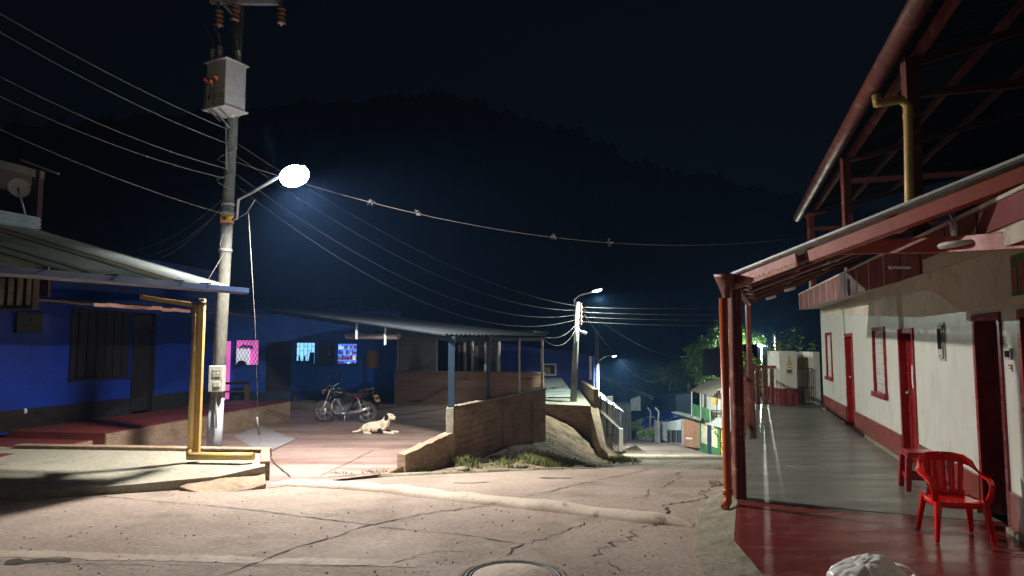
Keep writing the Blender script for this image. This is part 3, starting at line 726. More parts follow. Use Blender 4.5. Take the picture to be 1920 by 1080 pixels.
for z in (.05, .5, 1.02): mb.cyl((xa, 19.15, z), (xb, 19.15, z), .012, n=6)
tag(mb.build('metal_gate', 'black', loc=(xa, 19.15, 0)), 'thin barred metal gate in the end wall of the terrace', 'gate')
t = thing('end_railing', (6.9, 19.5, 0), 'red brown balustrade of four posts at the far terrace edge', 'railing')
for i, px in enumerate((1408, 1418, 1431, 1445)):
    x = W(px, 645, 19.5).x; mb = MB(); mb.box((x, 19.5, .5), (.09, .07, 1.0)); mb.build('baluster', 'redsteel', t)
xa = W(1403, 645, 19.5).x; xb = W(1459, 645, 19.5).x
mb = MB(); mb.box(((xa + xb) / 2, 19.5, 1.05), (xb - xa, .08, .08)); mb.build('top_rail', 'redsteel', t)
t = thing('side_railing', (5.0, 14.2, 0), 'long picket railing along the street side of the terrace', 'railing')
r0 = Vector((4.2, 12.45, 0)); r1 = Vector((6.62, 19.35, 0)); mb = MB(); n = 44
for i in range(n + 1):
    p = r0.lerp(r1, i / n); mb.box((p.x, p.y, .5), (.022, .022, .95), rz=-.33)
mb.build('pickets', 'redsteel', t)
mb = MB(); mb.beam(r0 + Vector((0, 0, 1.0)), r1 + Vector((0, 0, 1.0)), .07, .05); mb.beam(r0 + Vector((0, 0, .08)), r1 + Vector((0, 0, .08)), .05, .04); mb.build('top_rail', 'redsteel', t)

# =================================================================== chair, stool, bag
def ribbon(mb, pts, axes, w, th, mi=0):
    pts = [Vector(p) for p in pts]; axes = [Vector(a).normalized() for a in axes]; q = []
    for i, p in enumerate(pts):
        d = (pts[min(i + 1, len(pts) - 1)] - pts[max(i - 1, 0)]).normalized(); a = (axes[i] - d * axes[i].dot(d)).normalized(); b = d.cross(a)
        ww = w[i] if isinstance(w, list) else w
        for s0, s1 in ((-1, -1), (1, -1), (1, 1), (-1, 1)): q.append(p + a * ww / 2 * s0 + b * th / 2 * s1)
    fs = []
    for i in range(len(pts) - 1):
        for k in range(4): fs.append((i * 4 + k, i * 4 + (k + 1) % 4, i * 4 + 4 + (k + 1) % 4, i * 4 + 4 + k))
    fs.append((3, 2, 1, 0)); n = len(pts) * 4; fs.append((n - 4, n - 3, n - 2, n - 1))
    return mb.add(q, fs, mi, True)
def smooth(o, lv=2):
    md = o.modifiers.new('bevel', 'BEVEL'); md.width = .006; md.segments = 2; md.limit_method = 'ANGLE'; md.angle_limit = R(35)
    for p in o.data.polygons: p.use_smooth = True
fm = (G(1754, 1015, 0) + G(1858, 1028, 0)) / 2; rm = (G(1733, 994, 0) + G(1807, 996, 0)) / 2
ctr = (fm + rm) / 2
CH = local_thing('plastic_chair', (ctr.x + .02, ctr.y, 0), 0, 'glossy red plastic armchair standing on the red terrace floor', 'chair')
CH.rotation_euler = (0, 0, R(-12)); CH.scale = (.86, .86, .82)
mb = MB()   # seat: rounded, dished
vs = []; N = 28; rings = 6
for j in range(rings + 1):
    f = j / rings
    for k in range(N):
        a = 2 * math.pi * k / N; c_, s_ = math.cos(a), math.sin(a); e = .55
        x = .235 * f * math.copysign(abs(c_) ** e, c_); y = .225 * f * math.copysign(abs(s_) ** e, s_)
        vs.append((x * (1.05 if y < 0 else .95), y, .42 - .018 * (1 - f * f) - (.02 if j == rings else 0)))
fs = [tuple(range(N))]
for j in range(rings):
    for k in range(N): fs.append((j * N + k, j * N + (k + 1) % N, (j + 1) * N + (k + 1) % N, (j + 1) * N + k))
mb.add(vs, fs, 0, True)
o = mb.build('seat', 'redplast', CH); md = o.modifiers.new('s', 'SOLIDIFY'); md.thickness = .02; md.offset = -1
mb = MB()
pts = []; ax = []; ws = []
for i in range(25):   # apron band round the seat
    a = -math.pi * .02 + 2 * math.pi * i / 24; e = .55; c_, s_ = math.cos(a), math.sin(a)
    pts.append((.238 * math.copysign(abs(c_) ** e, c_), .228 * math.copysign(abs(s_) ** e, s_), .385)); ax.append((0, 0, 1))
ribbon(mb, pts, ax, .06, .012); mb.build('apron', 'redplast', CH)
for sx in (-1, 1):
    for sy in (-1, 1):
        mb = MB(); top = Vector((sx * .205, sy * .19, .42)); bot = Vector((sx * .255, sy * (.25 if sy < 0 else .27), 0))
        ribbon(mb, [bot, lerp(bot, top, .5), top], [(1, 0, 0)] * 3, [.04, .055, .075], .018)
        ribbon(mb, [bot + Vector((sx * .012, 0, 0)), lerp(bot, top, .5) + Vector((sx * .02, 0, 0)), top + Vector((sx * .028, 0, 0))], [(0, 1, 0)] * 3, [.04, .055, .075], .014)
        o = mb.build('leg', 'redplast', CH); smooth(o)
mb = MB()  # continuous arm and back rail
P = [(-.235, -.20, .42), (-.255, -.235, .52), (-.275, -.22, .60), (-.285, -.14, .645), (-.285, .0, .66), (-.275, .10, .70), (-.25, .18, .76), (-.19, .235, .80), (-.10, .265, .815), (0, .275, .82)]
AX = [(1, 0, 0), (1, 0, 0), (1, .1, 0), (1, 0, .1), (1, 0, .2), (.6, 0, .8), (.3, .1, 1), (.1, .2, 1), (0, .2, 1), (0, .2, 1)]
WD = [.06, .05, .05, .055, .055, .065, .08, .095, .10, .10]
P2 = [(-x, y, z) for x, y, z in P[::-1][1:]]; A2 = [(x, -y, -z) if abs(x) > .5 else (-x, y, z) for x, y, z in AX[::-1][1:]]
A2 = [(-x, y, z) for x, y, z in AX[::-1][1:]]
A2[-4:] = [(-1, 0, .1), (-1, .1, 0), (-1, 0, 0), (-1, 0, 0)]; A2[-5] = (-1, 0, .2); A2[-6] = (-.6, 0, .8)
ribbon(mb, P, AX, WD, .022); ribbon(mb, [P[-1]] + P2, [AX[-1]] + [a if a[2] >= 0 or True else a for a in A2], [WD[-1]] + WD[::-1][1:], .022)
o = mb.build('arm_rail', 'redplast', CH); smooth(o)
mb = MB()
for x0, w_ in ((-.165, .05), (-.085, .06), (0, .075), (.085, .06), (.165, .05)):
    pts = [(x0 * .85, .225 - abs(x0) * .25, .40), (x0 * .9, .245 - abs(x0) * .25, .5), (x0 * .97, .262 - abs(x0) * .25, .62), (x0 * 1.05, .275 - abs(x0) * .25, .78)]
    ribbon(mb, pts, [(1, -x0, 0)] * 4, [w_ * .9, w_, w_, w_ * 1.1], .012)
pts = [(x, .235 - abs(x) * .25, .44) for x in (-.18, -.09, 0, .09, .18)]; ribbon(mb, pts, [(0, .15, 1)] * 5, .06, .013)
o = mb.build('backrest', 'redplast', CH); smooth(o)

q = G(1708, 921, 0); ST = local_thing('plastic_stool', (q.x + .17, q.y + .10, 0), R(-17), 'low square red plastic stool standing behind the armchair', 'stool'); ST.scale = (.95, .95, .98)
mb = MB(); mb.box((0, 0, .44), (.32, .32, .03)); mb.box((0, 0, .41), (.35, .35, .03)); o = mb.build('top', 'darkred', ST, bevel=.012, bseg=3)
for sx in (-1, 1):
    for sy in (-1, 1):
        mb = MB(); b = Vector((sx * .175, sy * .175, 0)); tp = Vector((sx * .145, sy * .145, .40))
        mb.hexa([b + Vector(v) for v in ((-.03, -.03, 0), (.03, -.03, 0), (.03, .03, 0), (-.03, .03, 0))] + [tp + Vector(v) for v in ((-.035, -.035, 0), (.035, -.035, 0), (.035, .035, 0), (-.035, .035, 0))])
        mb.build('leg', 'darkred', ST, bevel=.008)
mb = MB()
for s in (-1, 1): mb.box((0, s * .155, .16), (.30, .02, .06)); mb.box((s * .155, 0, .16), (.02, .30, .06))
mb.build('stretcher', 'darkred', ST, bevel=.005)

c = G(1628, 1095, 0); mb = MB(); N = 96; vs = []; H_ = 40
for i in range(H_ + 1):
    t_ = math.pi * .5 * i / H_
    for k in range(N):
        a = 2 * math.pi * k / N
        d = Vector((math.cos(a) * math.sin(t_), math.sin(a) * math.sin(t_), math.cos(t_)))
        q_ = d + .35 * Vector((noise.noise(d * 2), noise.noise(d * 2 + Vector((7, 0, 0))), noise.noise(d * 2 + Vector((0, 9, 0)))))
        r = 1.02 + .16 * noise.noise(d * 1.5 + Vector((4, 1, 2))) - .06 * (1 - min(1, abs(noise.noise(q_ * 2.6)) * 5)) - .02 * (1 - min(1, abs(noise.noise(q_ * 5.5 + Vector((2, 2, 2)))) * 5))
        vs.append(c + Vector((d.x * .27 * r, d.y * .20 * r, max(.004, d.z * .19 * r + .004))))
fs = []
for i in range(H_):
    for k in range(N): fs.append((i * N + k, i * N + (k + 1) % N, (i + 1) * N + (k + 1) % N, (i + 1) * N + k))
mb.add(vs, fs, 0, True)
hp = [c + Vector((.20 + .11 * math.sin(a), -.02 + .03 * math.cos(a * 2), .075 + .055 * math.cos(a))) for a in [k * math.pi / 8 for k in range(17)]]; ribbon(mb, hp, [(0, 1, .2)] * 17, .05, .006)
bg_ = M['bag'].node_tree.nodes['Principled BSDF']; bg_.inputs['Subsurface Weight'].default_value = .35; bg_.inputs['Subsurface Radius'].default_value = (.05, .05, .05)
tag(mb.build('plastic_bag', 'bag', loc=c), 'crumpled white plastic bag lying on the red floor at the front', 'bag')
# =================================================================== left blue house
LH = thing('blue_house', (-9, 15, -.05), 'vivid blue house at the left with a grey corrugated porch roof and blue gutter', 'house')
fA = Frame((-8.85, 21.2), (-.18, -1))
def fpx(fr_, px, py): return uof(fr_, px), fz(fr_, px, py)
us0, _ = fpx(fA, 248, 640); us1, _ = fpx(fA, 131, 640); ud0, _ = fpx(fA, 291, 640)
SH = (us0 + .03, us1, .85, 2.5); DR = (ud0, us0, -.05, 2.5)
mb = MB(); fA.wall(mb, 0, 16, -.1, 3.9, [SH, DR], .2); mb.build('wall', 'bluewall', LH)
mb = MB(); fA.box(mb, us0, 16, 0, .02, -.05, .36); fA.box(mb, 0, ud0, 0, .02, -.05, .36); mb.build('dado', 'black', LH)
mb = MB(); n = 14
for i in range(n):
    a = lerp(SH[0], SH[1], i / n); b = lerp(SH[0], SH[1], (i + 1) / n); fA.box(mb, a + .008, b - .008, -.10, -.05 + .015 * (i % 2), SH[2] + .03, SH[3] - .03)
fA.box(mb, SH[0], SH[1], -.12, .03, SH[2] - .0, SH[2] + .05); fA.box(mb, SH[0], SH[1], -.12, .03, SH[3] - .05, SH[3]); fA.box(mb, SH[1] - .05, SH[1], -.12, .03, SH[2] + .05, SH[3] - .05)
mb.build('shutter', 'black', LH)
mb = MB()
for i in range(6):
    a = lerp(DR[0] + .06, DR[1] - .06, i / 6); b = lerp(DR[0] + .06, DR[1] - .06, (i + 1) / 6); fA.box(mb, a + .006, b - .006, -.12, -.07, 0, 2.05)
fA.box(mb, DR[0], DR[0] + .06, -.14, .03, -.05, 2.5); fA.box(mb, DR[1] - .06, DR[1], -.14, .03, -.05, 2.5); fA.box(mb, DR[0] + .06, DR[1] - .06, -.14, .02, 2.08, 2.14)
d_ = mb.build('door', 'black', LH)
mb = MB(); fA.box(mb, DR[0] + .06, DR[1] - .06, -.12, -.08, 2.14, 2.45); mb.build('transom', 'darkwood', d_)
u, z = fpx(fA, 25, 583); u2, z2 = fpx(fA, 74, 625)
mb = MB(); fA.box(mb, u2, u, 0, .06, z2, z - .02); o = mb.build('vent_panel', 'black', LH)
mb = MB(); q = fA.p((u + u2) / 2, .07, (z + z2) / 2 + .05); mb.ell(q, (.03, .02, .04)); mb.build('knob', 'green', o)
mb = MB(); u, z = fpx(fA, 53, 771); mb.ell(fA.p(u, .02, z), (.04, .03, .06)); mb.build('drain_cap', 'white', LH)
# roofs
C0 = Vector((-4.47, 10.9, 2.60)); E = Vector((-.18, -1, -.030)); UPS = Vector((-1, .18, .287))
def lr(e, d, dz=0): return C0 + E * e + UPS * d + Vector((0, 0, dz))
mb = MB(); mb.corr(lr(0, 0), lr(6.4, 0), lr(6.4, 4.6), lr(0, 4.6), 44, .030, 8, mifn=lambda u, v: 1 if (.20 < u < .235) or (.52 < u < .55) else (2 if int(u * 176 + .01) % 4 == 0 or (int(u * 44) * 7 % 11 < 2) else 0))
pr_ = mb.build('porch_roof', ['zinc', 'ysheet', 'zincold'], LH)
mb = MB()
for d in (.35, 1.4, 2.6, 3.8): mb.beam(lr(.1, d, -.07), lr(6.3, d, -.07), .06, .08)
mb.build('purlin', 'darkwood', pr_)
mb = MB(); prof = [(-.06, .035), (-.06, -.03), (-.03, -.06), (.03, -.06), (.06, -.03), (.06, .045)]
vs = []
for e in (-.25, 6.5):
    for a, b in prof: vs.append(lr(e, 0) + Vector((.06 + a * 1, -.01, b - .04)))
mb.add(vs, [(i, i + 1, i + 7, i + 6) for i in range(5)] + [(0, 1, 2, 3, 4, 5), (6, 7, 8, 9, 10, 11)])
for e in (.8, 1.4, 2.6, 3.6): mb.beam(lr(e, 0) + Vector((-.02, 0, .02)), lr(e, 0) + Vector((.14, 0, .02)), .02, .02)
g = mb.build('gutter', 'bluegut', LH); md = g.modifiers.new('s', 'SOLIDIFY'); md.thickness = .006
mb = MB(); pb = G(357, 861, -.1); pt = lr(.55, .12, -.14)
PX, PY = pb.x - .0, pb.y
mb.box((PX + .085, PY + .03, (2.42 - .1) / 2), (.085, .085, 2.52)); mb.build('post', 'yellow', LH, bevel=.008)
mb = MB(); mb.tube([(PX, PY - .02, -.06), (PX + .0, PY - .02, 2.32)], .045, 14); mb.cyl((PX, PY - .02, -.1), (PX, PY - .02, .06), .056, n=14)
mb.tube([(PX + .02, PY - .05, -.045), (PX + 1.05, PY - .16, -.03)], .058, 14)
mb.build('downpipe', 'yellow', LH)
mb = MB(); mb.cyl((PX + .05, PY - .0, 2.33), (PX + .05, PY - .0, 2.37), .10, n=14); mb.build('strap', 'black', LH)
mb = MB(); mb.beam((PX + .10, PY + .03, 2.30), (PX - 1.0, PY + .2, 2.46), .06, .07); mb.build('brace', 'yellow', LH)
# ragged inner eave board
mb = MB(); n = 26
for i in range(n):
    u0 = 1.0 + 11 * i / n; u1 = 1.0 + 11 * (i + 1) / n; h0 = .05 * noise.noise(Vector((i * .6, 1, 0))); h1 = .05 * noise.noise(Vector(((i + 1) * .6, 1, 0)))
    mb.hexa([fA.p(u0, .0, 2.62), fA.p(u1, .0, 2.62), fA.p(u1, 1.9, 2.47 + h1), fA.p(u0, 1.9, 2.47 + h0), fA.p(u0, .0, 2.70), fA.p(u1, 0, 2.70), fA.p(u1, 1.9, 2.51 + h1), fA.p(u0, 1.9, 2.51 + h0)])
mb.build('ceiling_board', 'darkwood', LH)
mb = MB()
for i in range(9):
    u0 = 4.5 + i * .33; h0 = .04 * noise.noise(Vector((i * .9, 1, 0)))
    fA.box(mb, u0, u0 + .33, 1.91, 1.925, 2.45 + h0, 2.52 + h0 + .01 * (i % 2))
mb.build('flaking_edge', 'flake', LH)
# louvred box and timber at far left
a = W(-90, 518, 9.0); b = W(62, 576, 9.0)
mb = MB(); n = 9
for i in range(n): x = lerp(a.x, b.x, (i + .5) / n); mb.box((x, 9.0, (a.z + b.z) / 2), (.055, .03, a.z - b.z - .06))
lv = mb.build('louvre', 'creamwall', LH)
mb = MB(); mb.box(((a.x + b.x) / 2, 9.05, b.z), (b.x - a.x, .14, .05)); mb.box((b.x - .03, 9.05, (a.z + b.z) / 2), (.05, .12, a.z - b.z)); mb.box(((a.x + b.x) / 2, 9.1, (a.z + b.z) / 2), (b.x - a.x - .1, .03, a.z - b.z)); mb.build('louvre_frame', 'darkwood', lv)
a = W(62, 522, 9.4); b = W(92, 556, 9.4); mb = MB(); mb.box(((a.x + b.x) / 2, 9.4, (a.z + b.z) / 2), (b.x - a.x, .06, a.z - b.z)); mb.build('end_board', 'darkwood', LH)
# small upright sheet and upper storey frame
mb = MB(); p0 = W(76, 436, 11.45); p1 = W(76, 408, 11.45); q0 = p0 + E * 3.5; q1 = p1 + E * 3.5 + Vector((0, 0, .02))
mb.corr(p0, p1, q1, q0, 4, .015, 3); o = mb.build('parapet_sheet', 'zinc', LH)
p = W(66, 430, 11.7); q = W(72, 320, 11.7); mb = MB(); mb.beam(p - Vector((0, 0, .3)), q, .12, .12); mb.build('upper_post', 'darkwood', LH)
mb = MB(); a = W(84, 322, 11.7); b = W(-120, 268, 11.0); c = b + Vector((-1.5, 1.5, .2)); d = a + Vector((-2, 2, .2))
mb.hexa([a - Vector((0, 0, .14)), b - Vector((0, 0, .14)), c - Vector((0, 0, .14)), d - Vector((0, 0, .14)), a, b, c, d]); mb.beam(W(40, 300, 11.6), W(110, 326, 11.6), .04, .03); mb.build('upper_roof', 'greypanel', LH)
t = thing('satellite_dish', W(35, 355, 11.5), 'small pale round satellite dish under the upper roof at far left', 'satellite dish')
c = W(34, 354, 11.5); mb = MB(); rt = Matrix.Rotation(R(55), 3, 'Z') @ Matrix.Rotation(R(80), 3, 'X')
vs = []; N = 20
for r_, h in ((0, 0), (.06, .005), (.12, .02), (.17, .045)):
    for k in range(N): vs.append(c + rt @ Vector((r_ * math.cos(k * 2 * math.pi / N), r_ * math.sin(k * 2 * math.pi / N), h)))
mb.add(vs, [(i * N + k, i * N + (k + 1) % N, (i + 1) * N + (k + 1) % N, (i + 1) * N + k) for i in range(3) for k in range(N)], 0, True)
mb.build('reflector', 'whitecoat', t); mb = MB(); mb.cyl(c, W(47, 402, 11.5), .02, n=6); mb.cyl(c, c + Vector((.12, -.1, .02)), .012, n=6); mb.build('bracket', 'galv', t)

# =================================================================== back blue house
BH = thing('back_house', (-7.5, 27, -.6), 'dark blue house at the back of the courtyard with three lit windows', 'house')
fB = Frame((-4.65, 27.4), (-6.05, -1.7))
def BX(mb, px0, px1, py0, py1, o0, o1, mi=0):
    u0 = uof(fB, px1); u1 = uof(fB, px0); zt = fz(fB, (px0 + px1) / 2, py0); zb = fz(fB, (px0 + px1) / 2, py1); fB.box(mb, u0, u1, o0, o1, zb, zt, mi); return u0, u1, zb, zt
def hole(px0, px1, py0, py1):
    return (uof(fB, px1), uof(fB, px0), fz(fB, (px0 + px1) / 2, py1), fz(fB, (px0 + px1) / 2, py0))
HP = hole(441, 487, 636, 686); HC = hole(555, 592, 641, 683); HS = hole(632, 671, 643, 684); HD = hole(500, 547, 640, 745); HD2 = hole(598, 628, 640, 686)
mb = MB(); fB.wall(mb, -.2, 8.5, -.8, 3.1, [HP, HC, HS, HD], .15); mb.build('wall', 'bluehouse', BH)
mb = MB(); fB.box(mb, -.2, 8.5, 0, .02, -.6, -.1); mb.build('dado', 'navy', BH)
mb = MB(); n = 12
for i in range(n): a = lerp(HD[0], HD[1], i / n); b = lerp(HD[0], HD[1], (i + 1) / n); fB.box(mb, a + .006, b - .006, -.08, -.03, HD[2], HD[3])
fB.box(mb, HD[0] - .02, HD[1] + .02, -.20, -.16, HD[2], HD[3]); mb.build('door', 'black', BH)
mb = MB(); n = 5
for i in range(n): a = lerp(HD2[0], HD2[1], i / n); b = lerp(HD2[0], HD2[1], (i + 1) / n); fB.box(mb, a + .005, b - .005, .005, .03, HD2[2], HD2[3])
sh_ = mb.build('shutter', 'navy', BH)
mb = MB(); q = fB.p((HD2[0] + HD2[1]) / 2, .04, 1.35); mb.lathe(q, [(.10, 0), (.12, .0), (.12, .02), (.10, .02)], 14, axis='Y'); mb.build('hook_ring', 'galv', sh_)
mb = MB(); BX(mb, 687, 711, 657, 690, .005, .04); mb.build('notice_board', 'wood', BH)
mb = MB(); BX(mb, 426, 433, 640, 748, .0, .12); mb.build('corner_strip', 'pinkwall', BH)  # lit look of the pink wall edge is put in as emission
def room(H, m_, name):
    f = MB(); w = .04
    fB.box(f, H[0], H[0] + w, -.1, .02, H[2], H[3]); fB.box(f, H[1] - w, H[1], -.1, .02, H[2], H[3]); fB.box(f, H[0] + w, H[1] - w, -.1, .02, H[3] - w, H[3]); fB.box(f, H[0] + w, H[1] - w, -.1, .03, H[2], H[2] + w)
    win = f.build('window', 'navy', BH)
    mb = MB(); fB.box(mb, H[0] - .25, H[1] + .25, -1.35, -1.3, H[2] - .3, H[3] + .3); mb.build('lit_room', m_, win)  # back wall is emissive in place of a lamp inside the room
    return win
wp = room(HP, 'pinkwall', ''); wc = room(HC, 'cyanwall', ''); ws_ = room(HS, 'shopblue', '')
mb = MB(); w = HP[1] - HP[0]; h = HP[3] - HP[2]
for i in range(-5, 9):   # diamond mesh
    for sg in (1, -1):
        pts = []
        for k in range(25):
            t_ = k / 24; uu = (i / 7 + t_ * .62) if sg > 0 else (i / 7 + .62 - t_ * .62)
            if 0 <= uu <= 1: pts.append(fB.p(HP[0] + uu * w, .0, HP[2] + t_ * h))
        if len(pts) > 1: mb.tube([pts[0], pts[-1]], .008, 4)
mb.build('diamond_grille', 'black', wp)
mb = MB(); fB.box(mb, HP[1] - .42, HP[1] + .3, -1.2, -.7, HP[2] - .2, HP[2] + .62); mb.build('white_fridge', 'pinkwhite', wp)  # fridge emits, standing in for the room light on it
mb = MB()
for k in range(5): q = fB.p(HP[1] - .1 - .1 * k, -.9, HP[2] + .68 + .04 * (k % 2)); mb.ell(q, (.06, .06, .06 + .03 * (k % 3)))
mb.ell(fB.p(HP[1] - .2, -.4, HP[2] + .05), (.2, .1, .15)); mb.build('pots', 'galv', wp)
mb = MB(); w = HC[1] - HC[0]; h = HC[3] - HC[2]
for i in range(1, 5): u = HC[0] + w * i / 5; mb.cyl(fB.p(u, 0, HC[2]), fB.p(u, 0, HC[3]), .009, n=4)
for i in range(5):
    for z in ((.6, .2) if i % 2 else (.8, .4)): mb.cyl(fB.p(HC[0] + w * i / 5, 0, HC[2] + h * z), fB.p(HC[0] + w * (i + 1) / 5, 0, HC[2] + h * z), .009, n=4)
mb.build('bar_grille', 'black', wc)
mb = MB(); fB.box(mb, HC[1] - .55, HC[1] - .0, -.9, -.5, HC[2] - .1, HC[2] + .12)
for k in range(3): fB.box(mb, HC[1] - .15 - .2 * k, HC[1] - .08 - .2 * k, -.8, -.7, HC[2] + .12, HC[2] + .3)
fB.box(mb, HC[1] - .68, HC[1] - .50, -.7, -.6, HC[2] - .1, HC[2] + .45); mb.build('blue_chairs', 'tarp', wc)
cols = [emis('goods_%s' % n_, c_, s_) for n_, c_, s_ in (('white', (.8, .85, .9), .8), ('red', (.6, .05, .04), .35), ('navy', (.02, .06, .3), .4), ('teal', (.05, .4, .5), .5), ('brown', (.25, .1, .05), .3), ('pale_blue', (.3, .5, .9), .8))]  # goods emit a little, standing in for the shop lighting
mb = MB(); rg = random.Random(3)
for r_ in range(5):
    z0 = HS[2] - .05 + r_ * .22; fB.box(mb, HS[0] - .3, HS[1] + .3, -1.15, -.85, z0 - .02, z0, 5)
    u = HS[0] - .25
    while u < HS[1] + .25:
        w_ = rg.uniform(.04, .11); fB.box(mb, u, u + w_, -1.05, -.9, z0 + .002, z0 + rg.uniform(.08, .19), rg.choice([0, 0, 1, 2, 3, 4, 5]) if r_ > 1 else rg.choice([0, 1, 4, 4, 2])); u += w_ + .015
mb.build('shop_shelves', cols, ws_)
mb = MB()
for i in range(1, 4): u = lerp(HS[0], HS[1], i / 4); mb.cyl(fB.p(u, 0, HS[2]), fB.p(u, 0, HS[3]), .007, n=4)
mb.build('bar_grille', 'black', ws_)
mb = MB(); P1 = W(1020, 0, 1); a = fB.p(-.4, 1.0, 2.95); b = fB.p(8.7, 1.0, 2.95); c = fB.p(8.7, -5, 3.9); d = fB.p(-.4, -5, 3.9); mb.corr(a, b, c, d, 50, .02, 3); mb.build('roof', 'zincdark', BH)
# porch step
mb = MB(); a = yard_pt(455, 772); b = yard_pt(520, 762); c = yard_pt(625, 770); 
mb.prism([(a.x - .6, a.y - 1.2), (a.x, a.y), (b.x, b.y), (c.x, c.y), (c.x + .4, 26.4), (-11, 25.8)], -.8, -.42); struct(mb.build('porch_step', ['slab'], bevel=.02))
mb = MB(); a = Vector((-10.8, 19.3, 0)); 
q = [yard_pt(405, 776, .03), yard_pt(462, 766, .03), yard_pt(430, 752, .03), yard_pt(400, 756, .03)]
t = thing('wooden_table', fB.p(6.4, 1.3, -.42), 'rough wooden table standing in front of the pink lit window', 'table')
T0 = [fB.p(5.4, 1.0, 0), fB.p(7.0, 1.0, 0), fB.p(7.0, 1.6, 0), fB.p(5.4, 1.6, 0)]
mb = MB(); fB.box(mb, 5.35, 7.05, .95, 1.65, .28, .33); mb.build('tabletop', 'darkwood', t)
for p in T0: mb = MB(); mb.box((p.x, p.y, -.08), (.09, .09, .70)); mb.build('leg', 'wood', t)
mb = MB(); fB.box(mb, 5.4, 7.0, 1.58, 1.62, .0, .06); mb.build('stretcher', 'wood', t)
def bstool(u, o_, label, m_):
    t = thing('stool', fB.p(u, o_, -.42), label, 'stool', 'plastic stools outside the back house')
    mb = MB(); fB.box(mb, u - .17, u + .17, o_ - .17, o_ + .17, .0, .04); mb.build('top', m_, t, bevel=.01)
    for i in (-1, 1):
        for j in (-1, 1): q = fB.p(u + i * .15, o_ + j * .15, 0); mb = MB(); mb.beam((q.x, q.y, -.42), (q.x - .0, q.y, 0), .05, .05); mb.build('leg', m_, t)
bstool(6.55, 2.0, 'blue plastic stool tucked beside the wooden table', 'tarp'); bstool(5.7, 1.9, 'dark purple low stool under the wooden table', 'navy'); bstool(3.75, .7, 'dark blue stool against the wall right of the slatted door', 'tarp')
# pieces by the step: short round log block & ramp board
t = yard_pt(490, 790); mb = MB(); a = yard_pt(425, 784, .16); b = yard_pt(480, 778, .2); c = yard_pt(525, 786, .03)
mb.beam(b, c, .35, .06); tag(mb.build('ramp_board', 'wood', loc=b), 'short wooden ramp board leaning on the porch step', 'board')
mb = MB(); mb.beam(a + Vector((-.6, .4, 0)), b, .5, .35); struct(mb.build('step', 'oldwall', bevel=.05))

# porch canopy + walls in the middle
CP = thing('porch_canopy', (-1, 15, -.5), 'wide open canopy with thin metal roof on slim posts over the courtyard', 'canopy')
P1 = W(847, 627, 12.6); P2 = W(1021, 629, 18); P3 = W(500, 577, 20); P4 = P3 + (P2 - P1)
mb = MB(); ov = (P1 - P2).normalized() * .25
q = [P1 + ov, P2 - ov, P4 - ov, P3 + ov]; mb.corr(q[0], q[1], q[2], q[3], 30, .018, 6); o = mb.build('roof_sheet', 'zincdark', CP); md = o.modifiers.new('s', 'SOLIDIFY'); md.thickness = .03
mb = MB(); mb.beam(P1 + Vector((0, .05, -.10)), P2 + Vector((0, 0, -.10)), .06, .08)
mb.beam(P1 + Vector((0, .05, -.10)), P3 + Vector((0, .05, -.10)), .05, .08)
for s in (.3, .6, .95): a = lerp(P1, P3, s); b = lerp(P2, P4, s); mb.beam(a + Vector((0, 0, -.08)), b + Vector((0, 0, -.08)), .05, .07)
mb.build('roof_frame', 'navy', CP)
mb = MB(); mb.cyl(W(650, 629, 17), W(748, 630, 16.4), .085, n=12); mb.build('roller', 'galv', CP)
mb = MB()
for px in (709, 757): a = lerp(P1, P3, (847 - px) / 347); mb.beam(a + Vector((0, 0, -.05)), a + Vector((0, 0, -.42)), .05, .03)
mb.build('hanger', 'galv', CP)
WT = .52
wa = W(847, 765, 12.6); wb = W(1018, 730, 17.8)
dd = (wb - wa); dd.z = 0; dn = dd.normalized(); nn = Vector((dn.y, -dn.x, 0))
def wallpt(px, h): 
    k = kx(px); t_ = (k * wa.y - wa.x) / (dd.x - k * dd.y); p = wa + dd * t_; return Vector((p.x, p.y, h))
MW = thing('courtyard_wall', (wa.x, wa.y, -.5), 'stained brown rendered wall sloping up beside the courtyard', 'wall')
mb = MB(); n = 14
for i in range(n):
    a = wa + dd * (i / n); b = wa + dd * ((i + 1) / n); za = S(a.x + .3, a.y) - .4; zb = S(b.x + .3, b.y) - .4; h = nn * .07
    mb.hexa([Vector((*(a - h)[:2], za)), Vector((*(b - h)[:2], zb)), Vector((*(b + h)[:2], zb)), Vector((*(a + h)[:2], za)), Vector((*(a - h)[:2], WT)), Vector((*(b - h)[:2], WT)), Vector((*(b + h)[:2], WT)), Vector((*(a + h)[:2], WT))])
mb.build('render', 'oldwall', MW)
mb = MB(); o_ = nn * .078
for k in range(11):
    zz = .44 - .125 * k
    for q0, q1 in ((.02, .41), (.43, .77), (.79, .99)):
        a = wa + dd * q0 + o_; b = wa + dd * q1 + o_; mb.beam((a.x, a.y, zz), (b.x, b.y, zz + .01), .014, .105 - .02 * (k % 3 == 1))
mb.build('board_course', 'oldwall', MW)
mb = MB(); mb.beam(wa + nn * .0 + Vector((0, 0, 0)) + Vector((0, 0, WT + .025 - wa.z)), Vector((wb.x, wb.y, WT + .025)), .18, .045); mb.build('coping', 'kerb', MW)
mb = MB(); mb.box((wa.x - .02, wa.y - .06, (WT - .6) / 2), (.14, .14, WT + .66)); o = mb.build('end_pier', 'slab', MW, bevel=.008)
mb = MB(); 
for t_ in (.42, .78): p = wa + dd * t_ + nn * .085; mb.beam((p.x, p.y, -.9), (p.x, p.y, WT), .10, .05)
a = wa + dd * .5 + nn * .085; b = wb + nn * .085; mb.beam((a.x, a.y, .02), (b.x, b.y, .08), .04, .06)
mb.build('cement_joint', 'oldwall', MW)
